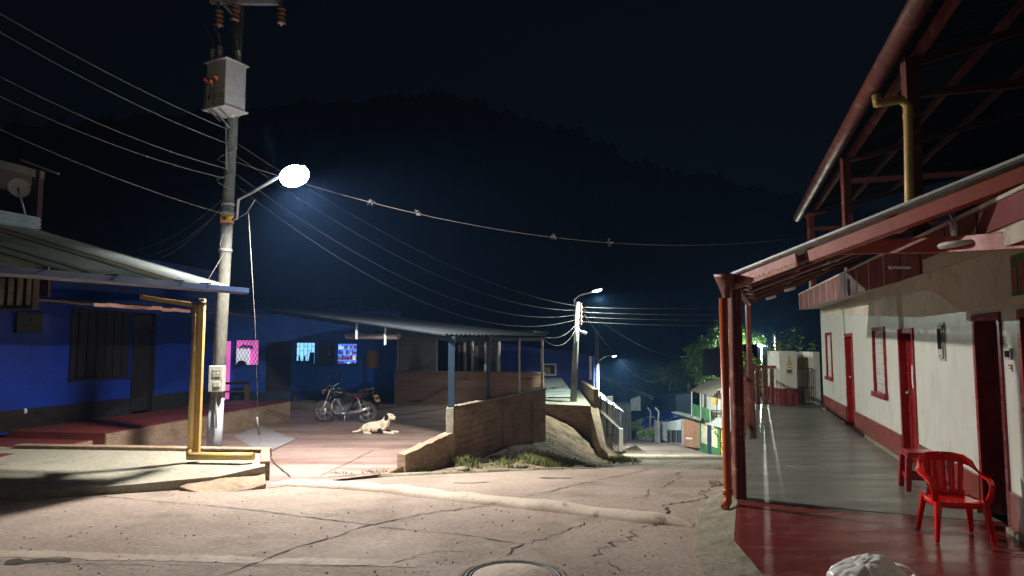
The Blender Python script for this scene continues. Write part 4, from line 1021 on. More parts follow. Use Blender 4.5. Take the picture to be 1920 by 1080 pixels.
for px, m_, r_, zz in ((847, 'navy', .07, 0), (916, 'navy', .055, 0), (974, 'galv', .03, 0), (1016, 'galv', .035, 0)):
    p = wallpt(px, 0); mb = MB(); mb.box((p.x, p.y, (WT + 1.84) / 2), (r_ * 1.6, r_ * 1.6, 1.84 - WT)); mb.build('post', m_, CP)
LW = thing('low_wall', (-1.6, 12, -.5), 'crumbling low stub wall in front of the courtyard wall', 'wall')
a = road_pt(752, 884); b = wa.copy(); mb = MB(); n = 10
for i in range(n):
    t0, t1 = i / n, (i + 1) / n; p, q = a.lerp(b, t0), a.lerp(b, t1); h = Vector((.08, -.05, 0))
    def zt(t): return lerp(-.12, .12, t) + .03 * noise.noise(Vector((t * 9, 0, 0)))
    mb.hexa([Vector((*(p - h)[:2], -.8)), Vector((*(q - h)[:2], -.8)), Vector((*(q + h)[:2], -.8)), Vector((*(p + h)[:2], -.8)), Vector((*(p - h)[:2], zt(t0))), Vector((*(q - h)[:2], zt(t1))), Vector((*(q + h)[:2], zt(t1))), Vector((*(p + h)[:2], zt(t0)))])
mb.build('render', 'oldwall', LW, bevel=.01)
mb = MB(); p = road_pt(718, 888); mb.prism([(p.x, p.y), (a.x + .08, a.y), (a.x + .3, a.y + .9), (a.x - .1, a.y + .8)], -.7, [-.42, -.28, -.3, -.42]); mb.build('rubble_foot', 'earth', LW, bevel=.02)
# half wall at the back of the canopy with uprights
HW = thing('half_wall', (-2, 26.4, -.6), 'long brown boarded half wall at the back of the canopy', 'wall')
fH = Frame((1.15, 25.2), (-5.8, 1.5))
fH = Frame((1.15, 25.2), (-5.75, 1.3))
def hx(px): return uof(fH, px)
mb = MB(); u1 = hx(741); fH.box(mb, 0, u1, -.12, 0, -.75, .60)
for k in range(10): fH.box(mb, 0, u1, .0, .02 + .008 * (k % 2), -.60 + .12 * k, -.60 + .12 * k + .095)
mb.build('boards', 'brownboard', HW)
mb = MB(); fH.box(mb, -.02, u1, -.16, .05, .60, .67); mb.build('top_rail', 'wood', HW)
for px in (745, 818, 885, 936, 1016):
    mb = MB(); u = hx(px); fH.box(mb, u - .035, u + .035, -.1, -.03, .67, 1.85 if px > 760 else 1.9); mb.build('upright', 'galv', HW)
RM = thing('back_room', (-3, 29, -.6), 'grey walled room with dark doors behind the half wall', 'building')
mb = MB(); fH.box(mb, hx(815), hx(745), -.35, -.25, -.6, 2.1); fH.box(mb, hx(850), hx(815), -3.1, -3.0, -.6, 2.1); fH.box(mb, hx(900) , hx(850), -3.1, -3.0, -.6, 2.1); mb.build('wall', 'greypanel', RM)
mb = MB()
for px0, px1 in ((820, 834), (836, 846), (858, 874), (882, 896)): fH.box(mb, hx(px1), hx(px0), -2.99, -2.95, -.5, 1.62)
mb.build('door', 'black', RM)
mb = MB()
for px in (835, 877): fH.box(mb, hx(px + 4), hx(px), -2.6, -2.4, -.5, 1.8)
mb.build('column', 'white', RM)
mb = MB(); fH.box(mb, hx(1000), hx(700), -3.4, -.0, 2.12, 2.2); mb.build('roof', 'zincdark', RM)

# far blue house right of canopy
FB = thing('far_blue_house', W(1060, 700, 36), 'plain blue house with one small white framed window beyond the canopy', 'house')
a = W(880, 640, 36); b = W(1112, 664, 36); zb = W(1060, 760, 36).z
mb = MB(); mb.prism([(a.x, 36), (b.x, 36), (b.x + 1, 42), (a.x, 42)], zb - 1, [W(880, 636, 36).z, W(1112, 668, 36).z, W(1112, 668, 36).z, W(880, 636, 36).z]); mb.build('wall', 'bluewall', FB)
mb = MB(); p = W(1018, 682, 35.95); q = W(1043, 704, 35.95); cx = (p.x + q.x) / 2; cz = (p.z + q.z) / 2; w = q.x - p.x; h = p.z - q.z
for s in (-1, 1): mb.box((cx + s * (w / 2 - .03), 35.96, cz), (.08, .06, h)); mb.box((cx, 35.96, cz + s * (h / 2 - .03)), (w - .1, .06, .08))
wn = mb.build('window', 'white', FB); mb = MB(); mb.box((cx, 35.985, cz), (w - .08, .02, h - .08)); mb.build('pane', 'glass', wn)
mb = MB(); mb.box((cx - .1, 35.96, cz - .05), (.3, .03, .35)); mb.build('curtain', 'whitecoat', wn)
mb = MB(); a = W(1107, 668, 35.9); c = W(1107, 712, 35.9); mb.box((a.x, 35.9, (a.z + c.z) / 2), (.12, .1, a.z - c.z)); mb.build('corner_trim', 'white', FB)
# platform with ribbed sheet and parapet, retaining wall
mb = MB(); a = G(1018, 757, -.3); b = G(1108, 761, -.3); b2 = (2.93, 30)
mb.prism([(a.x - .1, a.y), (b.x, b.y), b2, (.8, 30)], -3, -.3, 0, 1); struct(mb.build('platform', ['slab', 'oldwall']))
mb = MB(); p = [W(1020, 742, 26), W(1062, 742, 26), W(1044, 718, 33), W(1004, 714, 33)]
p = [Vector((1.3, 25.6, -.26)), Vector((2.35, 25.6, -.26)), Vector((2.3, 32, .1)), Vector((.9, 32, .1))]
mb.corr(p[0], p[3], p[2], p[1], 9, .05, 2); tag(mb.build('ribbed_sheet', 'zinc', loc=p[0]), 'ribbed metal sheet lying on the platform behind the concrete pole', 'metal sheet')
mb = MB(); a = W(1113, 730, 22.7); b = W(1088, 714, 30); th = .16
for i in range(6):
    p = a.lerp(b, i / 6); q = a.lerp(b, (i + 1) / 6); h = Vector((th, 0, 0))
    mb.hexa([Vector((p.x, p.y, -3)), Vector((p.x + th, p.y, -3)), Vector((q.x + th, q.y, -3)), Vector((q.x, q.y, -3)), p, p + h, q + h, q])
tag(mb.build('parapet_wall', 'oldwall', loc=a), 'weathered parapet wall beside the concrete pole platform', 'wall')
mb = MB(); p0 = W(1112, 758, 22.5)
mb.prism([(p0.x - .1, 22.6), (p0.x + .18, 22.6), (p0.x + .2, 20.6), (p0.x - .05, 20.4)], -3, [-.35, -.35, -1.55, -1.3]); tag(mb.build('buttress', 'oldwall', loc=p0), 'sloping dark buttress at the near end of the parapet wall', 'wall')

# stones, grass, weeds on the bank
mb = MB(); rg = random.Random(5)
def blades(mb, p, n, s, h):
    for _ in range(n):
        q = p + Vector((rg.gauss(0, s), rg.gauss(0, s * .8), 0)); q.z = S(q.x, q.y) - .02
        if q.x > interp(q.y, RL) + .15: continue
        a = rg.uniform(0, 6.28); d = Vector((math.cos(a), math.sin(a), 0)); hh = h * rg.uniform(.4, 1.2); w = rg.uniform(.004, .010)
        e = Vector((-d.y, d.x, 0)) * w; m_ = q + d * hh * .25 + Vector((0, 0, hh * .7)); t_ = q + d * hh * .6 + Vector((0, 0, hh))
        mb.add([q - e, q + e, m_ + e * .6, m_ - e * .6, t_], [(0, 1, 2, 3), (3, 2, 4)])
for px, py, n_, s_, h_ in ((1010, 868, 700, .22, .14), (1050, 866, 700, .3, .12), (960, 872, 300, .2, .10), (870, 870, 260, .12, .16), (900, 876, 160, .2, .08), (1000, 850, 200, .3, .1), (790, 880, 60, .1, .08), (1090, 872, 160, .3, .08), (720, 890, 60, .1, .06), (830, 860, 60, .08, .1), (1060, 840, 80, .4, .07), (1100, 850, 60, .3, .07)):
    blades(mb, road_pt(px, py), n_, s_, h_)
for px, py, n_ in ((1148, 860, 420), (1157, 862, 300), (1168, 866, 60)):
    p = road_pt(px, py)
    for _ in range(n_):
        q = p + Vector((rg.gauss(0, .3), rg.gauss(0, .5), 0)); q.z = roadz(q.y); a = rg.uniform(0, 6.28); hh = .20 * rg.uniform(.3, 1.1)
        e = Vector((math.cos(a), math.sin(a), 0)) * .015; mb.add([q - e, q + e, q + e * 6 + Vector((0, 0, hh))], [(0, 1, 2)])
tag(mb.build('grass', 'grass'), 'tufts of green grass on the earth bank by the road', 'grass', kind='stuff')
mb = MB()
for px, py in ((1338, 905), (1335, 965), (1332, 975), (1345, 910), (1340, 1000), (1330, 985), (1352, 880)):
    p = road_pt(px, py)
    for _ in range(40):
        q = p + Vector((rg.gauss(0, .05), rg.gauss(0, .08), 0)); a = rg.uniform(0, 6.28); hh = .05 * rg.uniform(.4, 1.2); e = Vector((math.cos(a), math.sin(a), 0)) * .006
        mb.add([q - e, q + e, q + e * 5 + Vector((0, 0, hh))], [(0, 1, 2)])
for px, py in ((380, 893), (395, 890), (360, 897), (440, 888), (700, 893), (640, 894)):
    p = road_pt(px, py); p.z += .05
    for _ in range(50):
        q = p + Vector((rg.gauss(0, .10), rg.gauss(0, .04), 0)); a = rg.uniform(0, 6.28); hh = .05 * rg.uniform(.4, 1.2); e = Vector((math.cos(a), math.sin(a), 0)) * .006
        mb.add([q - e, q + e, q + e * 5 + Vector((0, 0, hh))], [(0, 1, 2)])
tag(mb.build('weeds', 'grass'), 'small weeds growing along the kerb cracks', 'weeds', kind='stuff')
rg = random.Random(11)
for i, (px, py, r) in enumerate(((867, 853, .10), (970, 876, .17), (865, 880, .13), (1085, 877, .13), (1105, 874, .11), (940, 883, .10), (1000, 880, .08), (930, 858, .12))):
    p = road_pt(px, py); mb = MB(); N = 10; vs = []
    mb.ell(p + Vector((0, 0, r * .05)), (r, r * .7, r * .32), 10)
    for v in mb.v: v += (v - p) * .35 * noise.noise(v * 4 + Vector((i, 0, 0)))
    lab = ['round pale stone at the foot of the courtyard wall', 'broad flat stone in the middle of the grassy bank', 'flat slab of broken concrete near the wall pier', 'flat stone at the foot of the earth mound', 'small stone at the right end of the earth mound', 'flat stone at the edge of the road', 'small flat stone between grass and road', 'lumpy stone under the courtyard wall'][i]
    tag(mb.build('stone', 'kerb' if i else 'slab', loc=p), lab, 'stone', 'stones on the bank')
# manhole cover
c = G(962, 1078, -.1); c.z = roadz(c.y) + .0
t = thing('manhole_cover', c, 'round iron manhole cover set in a concrete ring in the road', 'manhole cover')
mb = MB(); mb.lathe(c, [(.43, -.02), (.43, .008), (.385, .012), (.385, -.005)], 48); mb.build('ring', 'kerb', t)
mb = MB(); mb.lathe(c, [(.38, -.01), (.38, .014), (.355, .014), (.355, .002), (.345, .002), (.345, .014), (.328, .014), (.328, -.01)], 48)
mb.build('iron_rim', 'ironring', t)
mb = MB(); mb.lathe(c, [(.325, .004), (.32, .012), (0, .012)], 40); mb.build('lid', 'patch', t)
# =================================================================== poles
B1 = W(401, 842, 12.8); T1 = W(451, -25, 12.8)
def onp(py): 
    lo, hi = 0, 1
    for _ in range(30):
        m_ = (lo + hi) / 2; p = B1.lerp(T1, m_)
        d = Vector((p.x, p.y, p.z - CAMZ)); z_ = d.y * cp + d.z * sp; yy = 540 - FPX * (-d.y * sp + d.z * cp) / z_
        if yy > py: lo = m_
        else: hi = m_
    return B1.lerp(T1, lo)
PO = thing('utility_pole', (B1.x, B1.y, -.4), 'tall concrete utility pole carrying a transformer, bright street lamp beside it', 'utility pole')
mb = MB(); pts = [B1 + Vector((0, 0, -.4)), B1.lerp(T1, .33), B1.lerp(T1, .66), T1]; mb.tube(pts, [.126, .114, .100, .088], 20); mb.build('shaft', 'pole', PO)
mb = MB(); a = B1 + Vector((0, -.0, -.25)); mb.tube([a, B1.lerp(T1, .105)], [.133, .131], 20); mb.build('painted_band', 'meterpaint', PO)
mb = MB()
for py in (383, 400, 214, 470): c = onp(py); mb.cyl(c - Vector((0, 0, .03)), c + Vector((0, 0, .03)), .125, n=18)
mb.build('steel_band', 'galv', PO)
mb = MB(); c = onp(411); mb.cyl(c - Vector((0, 0, .08)), c + Vector((0, 0, .08)), .122, n=18); o = mb.build('yellow_tag', 'plate', PO)
mb = MB(); mb.box(c + Vector((.0, -.126, 0)), (.09, .006, .02)); mb.box(c + Vector((0, -.126, .03)), (.05, .006, .02)); mb.box(c + Vector((0, -.126, -.03)), (.05, .006, .02)); mb.build('tag_mark', 'black', o)
mb = MB(); mb.tube([onp(395) + Vector((.16, -.1, -.05)), onp(385) + Vector((.16, -.1, .1))], .02, 6); 
# crossarm
ca = W(395, 2, 12.7); cb = W(522, 4, 12.7); mb = MB(); mb.beam(ca, cb, .1, .1); mb.beam(onp(40), lerp(ca, cb, .15), .04, .05); xa_ = mb.build('crossarm', 'galv', PO)
def insul(c, n, r, h, mt='ceramic'):
    prof = []
    for i in range(n): z = h * i / n; prof += [(r * .45, z), (r, z + h / n * .35), (r * .5, z + h / n * .8)]
    prof.append((.01, h)); return MB().lathe(c, prof, 12)
for px, py in ((410, 50), (527, 46), (440, 40)):
    o = insul(W(px, py, 12.55), 4, .09, .34).build('insulator', 'ceramic', PO)
for px, py in ((410, 50), (527, 46)):
    mb = MB(); mb.tube([W(px, py - 45, 12.6), W(px, py + 2, 12.55)], .025, 6); mb.build('hanger', 'galv', PO)
TR = thing('transformer', W(426, 206, 12.35), 'grey pole mounted transformer box with insulators on top', 'transformer')
rt = Matrix.Rotation(R(-28), 3, 'Z'); tc = W(424, 165, 12.42); hz = (W(424, 122, 12.42).z - W(424, 206, 12.42).z)
mb = MB(); mb.box(tc, (.52, .46, hz), rot=rt); mb.build('tank', 'tank', TR, bevel=.015)
mb = MB(); mb.box(tc + Vector((0, 0, hz / 2 + .015)), (.60, .54, .03), rot=rt); mb.build('lid', 'tank', TR, bevel=.006)
mb = MB(); mb.box(tc - Vector((0, 0, hz / 2 + .02)), (.6, .54, .03), rot=rt); mb.build('base_plate', 'tank', TR)
for dx, dy in ((-.22, -.14), (.02, -.18), (.14, .12)):
    q = tc + rt @ Vector((dx, dy, hz / 2 + .02)); insul(q, 6, .055, .30, 'wire').build('bushing', 'tank', TR)
    mb = MB(); mb.tube([q + Vector((0, 0, .3)), q + Vector((-.03, 0, .5)), q + Vector((-.18, 0, .72))], .008, 5); mb.build('lead', 'wire', TR)
for k, dx in enumerate((-.22, -.06, .05)):
    q = tc + rt @ Vector((dx, -.27, .10 - .06 * (k % 2))); mb = MB(); mb.ell(q, (.05, .08, .05), 10); mb.build('terminal_cap', 'orangeins', TR)
    mb = MB(); mb.tube([q + Vector((0, -.04, 0)), q + Vector((.02, -.08, -.2)), q + Vector((.0, -.02, -.5)), q + Vector((.25, .1, -.75))], .013, 6); mb.build('lead', 'wiredark', TR)
mb = MB(); mb.box(tc + rt @ Vector((-.15, -.233, -.22)), (.11, .006, .08), rot=rt); mb.build('name_plate', 'darkwood', TR)
mb = MB(); rg = random.Random(2)
for row in range(2):
    x = .0
    for k in range(9):
        w_ = .022
        if k not in (3,): mb.box(tc + rt @ Vector((x - .04, -.233, -.21 - .055 * row)), (w_ * .7, .005, .035 if k % 2 else .03), rot=rt)
        x += .03
mb.build('stencil', 'green', TR)
mb = MB(); mb.tube([tc + Vector((.1, .1, -.5)), onp(205) + Vector((0, 0, 0)), onp(225)], .04, 6); mb.tube([W(403, 205, 12.4), W(430, 240, 12.6)], .015, 5); mb.build('bracket', 'galv', TR)
mb = MB(); mb.tube([W(423, 235, 12.55), W(425, 318, 12.55)], .014, 6); mb.build('riser_cable', 'wire', PO)
mb = MB(); c0 = onp(320)
mb.tube([onp(280 + k * 6) + Vector(((.15 if k % 2 else .19) * math.cos(k * .9), -.15 + .03 * math.sin(k), 0)) for k in range(14)], .008, 5); mb.build('coiled_cable', 'wire', PO); mb = MB()
mb.tube([W(418, 440, 12.6), W(412, 460, 12.6), W(420, 475, 12.6), W(405, 500, 12.5), W(390, 525, 12.3)], .006, 5); mb.build('loose_cable', 'wire', PO)
# meter on pole
t = thing('meter_box', W(407, 710, 12.6), 'pale grey electricity meter box strapped to the utility pole', 'meter box')
c = W(407, 710, 12.6); mb = MB(); mb.box(c, (.27, .14, .48)); mb.build('casing', 'gmeter', t, bevel=.02, bseg=3)
mb = MB(); mb.box(c + Vector((.02, -.075, .10)), (.15, .02, .14)); mb.build('window', 'whitecoat', t, bevel=.005)
mb = MB(); mb.box(c + Vector((.03, -.075, -.10)), (.12, .03, .10)); mb.build('breaker', 'gmeter', t, bevel=.008)
mb = MB(); mb.box(c + Vector((.05, -.088, .11)), (.02, .004, .015)); mb.build('indicator', 'greenled', t)
mb = MB(); mb.tube([c + Vector((0, 0, -.24)), c + Vector((0, .03, -.9))], .02, 6); mb.build('conduit', 'gmeter', t)
# lamp 1
L1 = W(552, 330, 11.6)
t = thing('street_lamp', onp(412), 'glaring white street lamp on a bent arm fixed to the utility pole', 'street lamp')
a0 = W(436, 412, 12.6); a1 = W(444, 410, 12.55); a2 = W(447, 374, 12.5); a3 = W(470, 362, 12.35); a4 = L1 + Vector((-.22, .10, .06))
mb = MB(); mb.tube([a0, a1, a2, a3, a4], .028, 10); mb.tube([a1, W(462, 400, 12.4), W(478, 375, 12.2)], .008, 5); mb.build('arm', 'galv', t)
ar = (a4 - a3).normalized(); ang = math.atan2(ar.y, ar.x); rz = Matrix.Rotation(ang, 3, 'Z') @ Matrix.Rotation(-R(12), 3, 'Y')
mb = MB(); mb.ell(L1 + Vector((0, 0, .085)), (.30, .11, .05), 18, rot=rz); mb.build('housing', 'galv', t)
mb = MB(); mb.ell(L1, (.30, .22, .17), 24, rot=rz); mb.build('lens', 'led1', t)
# pole 2 & lamp 2
b = W(1075, 756, 24); b.z = -.35; tp = W(1083, 566, 24); L2 = W(1120, 545, 23.6)
P2o = thing('utility_pole', b, 'shorter concrete utility pole standing on the platform with four wires', 'utility pole')
mb = MB(); mb.tube([b, b.lerp(tp, .5), tp], [.12, .105, .09], 16); mb.build('shaft', 'pole', P2o)
mb = MB()
for k in range(4): mb.lathe(tp + Vector((.12, -.05, -.18 - .17 * k)), [(.02, -.05), (.045, -.03), (.03, 0), (.045, .03), (.02, .05)], 10)
mb.build('insulator', 'ceramic', P2o)
mb = MB(); mb.beam(tp + Vector((.12, -.05, -.05)), tp + Vector((.12, -.05, -.8)), .03, .05); mb.build('rack', 'galv', P2o)
mb = MB(); q = W(1090, 622, 23.8); mb.cyl(q, q + Vector((.16, -.1, -.06)), .05, n=10); mb.cyl(q + Vector((-.1, .05, .1)), q, .02, n=6); mb.build('camera', 'white', P2o)
def lamp(root, arm, L, r, name, lens, heads=True):
    t = thing('street_lamp', arm[0], name, 'street lamp')
    mb = MB(); mb.tube(arm, .03, 8); mb.build('arm', 'galv', t)
    ar = (arm[-1] - arm[-2]).normalized(); ang = math.atan2(ar.y, ar.x); rz = Matrix.Rotation(ang, 3, 'Z') @ Matrix.Rotation(-R(12), 3, 'Y')
    mb = MB(); mb.ell(L + Vector((0, 0, r * .22)), (r * 1.3, r * .5, r * .2), 14, rot=rz); mb.build('housing', 'galv', t)
    mb = MB(); mb.ell(L, (r, r * .55, r * .28), 14, rot=rz); mb.build('lens', lens, t); return t
lamp(None, [W(1077, 575, 24), W(1077, 562, 24), W(1086, 554, 23.9), W(1112, 547, 23.7)], L2, .17, 'lit street lamp on the shorter pole above the platform', 'led2')
# pole 3 with arm lamp
b = W(1118, 735, 38); b.z = -5; tp = W(1119, 620, 38)
t = thing('utility_pole', b, 'slim concrete pole beyond the parapet wall with a red tipped lamp arm', 'utility pole')
mb = MB(); mb.tube([b, tp], [.17, .11], 12); mb.build('shaft', 'pole', t)
L3 = W(1152, 668, 37.5)
t = lamp(None, [W(1120, 683, 38), W(1121, 678, 38), W(1134, 669, 37.8), W(1146, 666, 37.6)], L3, .14, 'street lamp on the arm of the slim pole behind the parapet', 'led2')
mb = MB(); mb.beam(W(1137, 668, 37.7), W(1144, 666, 37.6), .10, .08); mb.build('red_sleeve', 'rafter', t)
L4 = W(1104, 676, 50)
b = W(1093, 720, 50); b.z = -6
t = thing('utility_pole', b, 'distant pole overgrown with a yellow green climbing plant', 'utility pole'); mb = MB(); mb.tube([b, W(1093, 676, 50)], .14, 10); mb.build('shaft', 'pole', t)
lamp(None, [W(1094, 684, 50), W(1094, 679, 50), W(1099, 675, 50)], L4, .14, 'faint distant street lamp left of the slim pole', 'led2')
mb = MB(); c = W(1094, 692, 49.6); leaves(mb, c, (.45, .4, .55), 500, .09); tag(mb.build('climbing_plant', 'leaf', loc=c), 'yellow green plant wrapped round the distant pole', 'plant')
# far lamps on the right hillside
L5 = W(1425, 648, 63)
for px, pyt, pyb, Y, lab in ((1428, 652, 672, 63.3, 'short white pole under the distant bright lamp'), (1415, 632, 668, 64, 'thin far pole left of the distant bright lamp'), (1453, 628, 652, 63, 'thin far pole right of the distant bright lamp'), (1359, 640, 672, 52, 'thin far pole among the lit trees')):
    a = W(px, pyt, Y); b = W(px, pyb + 90, Y); t = thing('far_pole', b, lab, 'pole'); mb = MB(); mb.tube([b, a], [.09, .06], 8); mb.build('shaft', 'white', t)
lamp(None, [W(1445, 655, 63), W(1440, 650, 63), W(1430, 647, 63)], L5, .26, 'bright distant street lamp seen past the porch post', 'led2')

# =================================================================== wires
def wire(p, q, sag, label, r=.010, m_='wire', grp=None, knots=None):
    n = 24; pts = [p.lerp(q, i / n) + Vector((0, 0, -sag * 4 * (i / n) * (1 - i / n))) for i in range(n + 1)]
    mb = MB().tube(pts, r * .75, 5)
    for k in knots or []:
        c = p.lerp(q, k) + Vector((0, 0, -sag * 4 * k * (1 - k)))
        if knots is TUFT:
            for _ in range(26):
                d = Vector((random.gauss(0, 1), random.gauss(0, 1), random.gauss(0, .8))).normalized() * random.uniform(.04, .13); mb.add([c, c + d, c + d * .6 + Vector((.012, 0, .012))], [(0, 1, 2)])
        else: mb.ell(c, (.03, .03, .02), 6)
    o = mb.build('overhead_wire', m_, loc=p); tag(o, label, 'wire', grp); return o
TUFT = [.20, .27, .50, .60]
gl = 'wires running from the utility pole out of frame at left'
wire(W(-60, -10, 9), onp(246), .10, 'highest of the wires from the utility pole to the left edge', grp=gl)
wire(W(-60, 25, 9), onp(272), .12, 'second highest wire from the utility pole to the left edge', grp=gl)
wire(W(-60, 112, 9.5), onp(318), .15, 'third wire down from the utility pole to the left edge', grp=gl, knots=[.72])
wire(W(-60, 152, 9.5), onp(336), .15, 'fourth wire down with two small clamps, left of the utility pole', grp=gl, knots=[.62, .74])
wire(W(-60, 215, 9.5), onp(403), .10, 'lowest wire from the utility pole to the left edge, meeting the yellow tag', grp=gl)
wire(onp(362), W(205, 470, 15), .35, 'upper service cable dropping to the left corrugated roof', .007, 'wiredark', 'service cables to the left roof')
wire(onp(375), W(212, 474, 15), .45, 'middle service cable dropping to the left corrugated roof', .007, 'wiredark', 'service cables to the left roof')
wire(onp(372), W(278, 492, 13.5), .22, 'short slack service cable dropping to the left roof edge', .007, 'wiredark', 'service cables to the left roof')
tpp = W(1083, 566, 24)
g2 = 'wires between the two concrete poles'
for py, k, sg, lb in ((262, 0, .55, 'highest'), (285, 1, .75, 'second highest'), (318, 2, .95, 'third'), (338, 3, 1.15, 'lowest')):
    wire(onp(py), W(1078, 573 + 9 * k, 24), sg, lb + ' of the sagging wires between the two concrete poles', .009, 'wiredark', g2)
w_ = wire(onp(300), W(1500, 445, 17.0), .75, 'wire with dry tufts of moss strung across the street to the right house', .009, 'wire', knots=TUFT)
g3 = 'level wires running right from the shorter pole'
for k, (y0, y1) in enumerate(((576, 568), (585, 583), (594, 594), (603, 606))):
    wire(W(1088, y0, 24), W(1520, y1, 26), .12, ['top', 'second', 'third', 'bottom'][k] + ' of the four level wires right of the shorter pole', .009, 'wiredark', g3)
wire(W(1090, 576, 24), W(1290, 668, 52), .6, 'long wire falling away down the street from the shorter pole', .012, 'wiredark')
wire(W(1086, 600, 24), W(1018, 631, 18), .25, 'upper slack cable from the shorter pole to the canopy corner', .008, 'wire', 'slack cables to the canopy')
wire(W(1082, 612, 24), W(1016, 632, 18), .42, 'lower slack cable from the shorter pole to the canopy corner', .008, 'wire', 'slack cables to the canopy')
for k in range(3):
    wire(W(1096, 682 + 4 * k, 49), W(1215, 722 + 3 * k, 75), .6, ['top', 'middle', 'bottom'][k] + ' of three faint wires leading down from the distant lamp', .02, 'wiredark', 'faint far wires')
wire(W(1096, 590, 24), W(1240, 712, 60), 1.0, 'faint wire below the long falling wire', .012, 'wiredark')
# stay wire
mb = MB(); a = W(466, 398, 12.2); b = yard_pt(489, 828); mb.tube([a, W(478, 600, 12.3), W(483, 760, 12.8), Vector((b.x, b.y, b.z))], .0045, 5); mb.tube([W(482, 782, 12.8), W(485, 815, 12.9)], .018, 6)
tag(mb.build('stay_wire', 'wire', loc=b), 'near vertical stay wire anchored in the courtyard beside the utility pole', 'wire')

# =================================================================== motorcycle (faces -x in the picture)
gp = yard_pt(647, 792)
BK = local_thing('motorcycle', (gp.x + .0, gp.y, gp.z), R(180 + -14), 'black street motorcycle with red stripes parked in the courtyard', 'motorcycle')
BK.scale = (1.1, 1.1, 1.08)
WB = .63; WR = .29
def wheel(x):
    t = MB()
    vs = []; N = 36; K = 8
    for i in range(N):
        a = 2 * math.pi * i / N
        for k in range(K):
            b = 2 * math.pi * k / K; r = WR - .045 + .045 * math.cos(b); vs.append(Vector((x + r * math.cos(a), .042 * math.sin(b), WR + r * math.sin(a))))
    t.add(vs, [(i * K + k, i * K + (k + 1) % K, ((i + 1) % N) * K + (k + 1) % K, ((i + 1) % N) * K + k) for i in range(N) for k in range(K)], 0, True)
    wh = t.build('wheel', 'tyredust', BK)
    m = MB(); m.lathe((x, 0, WR), [(WR - .085, -.03), (WR - .065, -.033), (WR - .065, .033), (WR - .085, .03), (WR - .085, -.03)], 32, axis='Y')
    for i in range(6):
        a = 2 * math.pi * i / 6 + .3; d = Vector((math.cos(a), 0, math.sin(a))); c = Vector((x, 0, WR)); m.beam(c + d * .02, c + d * (WR - .08), .03, .035)
    m.lathe((x, 0, WR), [(0, -.06), (.04, -.06), (.045, 0), (.04, .06), (0, .06)], 14, axis='Y'); m.build('rim', 'alloy', wh)
    m = MB(); m.lathe((x, .05, WR), [(.05, 0), (.11, 0), (.11, .006), (.05, .006)], 24, axis='Y'); m.build('brake_disc', 'chrome', wh)
wheel(WB); wheel(-WB)
hd = Vector((.42, 0, .86)); ax = Vector((WB, 0, WR))
m = MB()
for s in (-1, 1): m.tube([ax + Vector((0, s * .085, 0)), ax.lerp(hd, .5) + Vector((0, s * .085, 0))], [.026, .026], 10); m.tube([ax.lerp(hd, .5) + Vector((0, s * .085, 0)), hd + Vector((-.02, s * .08, .06))], .018, 8)
m.box(hd, (.08, .22, .03)); m.build('fork', 'chrome', BK)
m = MB(); pts = []
for i in range(9):
    a = R(45 + i * 11); pts.append(Vector((WB + (WR + .035) * math.cos(a), 0, WR + (WR + .035) * math.sin(a))))
ribbon(m, pts, [(0, 1, 0)] * 9, .11, .008); m.build('front_mudguard', 'bikeblack', BK)
m = MB(); m.ell((.58, 0, .84), (.09, .10, .11), 16); m.ell((.52, 0, .93), (.09, .12, .07), 12); m.build('fairing', 'bikeblack', BK)
m = MB(); m.ell((.625, 0, .82), (.06, .085, .08), 16); m.build('headlight', 'chrome', BK)
m = MB(); m.box((.50, 0, 1.0), (.02, .18, .12), rot=Matrix.Rotation(R(-35), 3, 'Y')); m.build('instrument_screen', 'glass', BK, bevel=.01)
m = MB(); m.tube([(.28, -.36, 1.0), (.36, -.22, 1.02), (.40, -.08, .96), (.40, .08, .96), (.36, .22, 1.02), (.28, .36, 1.0)], .012, 8); hb = m.build('handlebar', 'chrome', BK)
for s in (-1, 1):
    m = MB(); m.cyl((.28, s * .36, 1.0), (.33, s * .26, 1.015), .018, n=8); m.build('grip', 'rubber', hb)
    m = MB(); m.tube([(.34, s * .24, 1.02), (.36, s * .27, 1.14), (.34, s * .30, 1.20)], .007, 6); m.ell((.34, s * .31, 1.25), (.018, .05, .075), 10); m.build('mirror', 'bikeblack', BK)
    m = MB(); m.ell((.54, s * .17, .86), (.04, .03, .025), 8); m.build('turn_signal', 'orangeins', BK)
m = MB(); m.ell((.20, 0, .80), (.24, .135, .11), 18); m.ell((.30, 0, .76), (.14, .15, .09), 14); tk = m.build('fuel_tank', 'bikeblack', BK)
m = MB()
for s in (-1, 1): m.tube([(.36, s * .128, .80), (.20, s * .139, .83), (.06, s * .11, .80)], .008, 6)
m.cyl((.2, 0, .90), (.2, 0, .918), .04, n=14); m.build('chrome_trim', 'chrome', tk)
m = MB(); prof = [(-.02, .80, .11), (-.15, .775, .13), (-.35, .79, .14), (-.50, .83, .13), (-.62, .86, .10)]
for i in range(4):
    (x0, z0, w0), (x1, z1, w1) = prof[i], prof[i + 1]
    m.hexa([(x0, -w0, z0 - .07), (x1, -w1, z1 - .07), (x1, w1, z1 - .07), (x0, w0, z0 - .07), (x0, -w0 * .85, z0), (x1, -w1 * .85, z1), (x1, w1 * .85, z1), (x0, w0 * .85, z0)])
m.build('seat', 'vinyl', BK, bevel=.015)
m = MB()
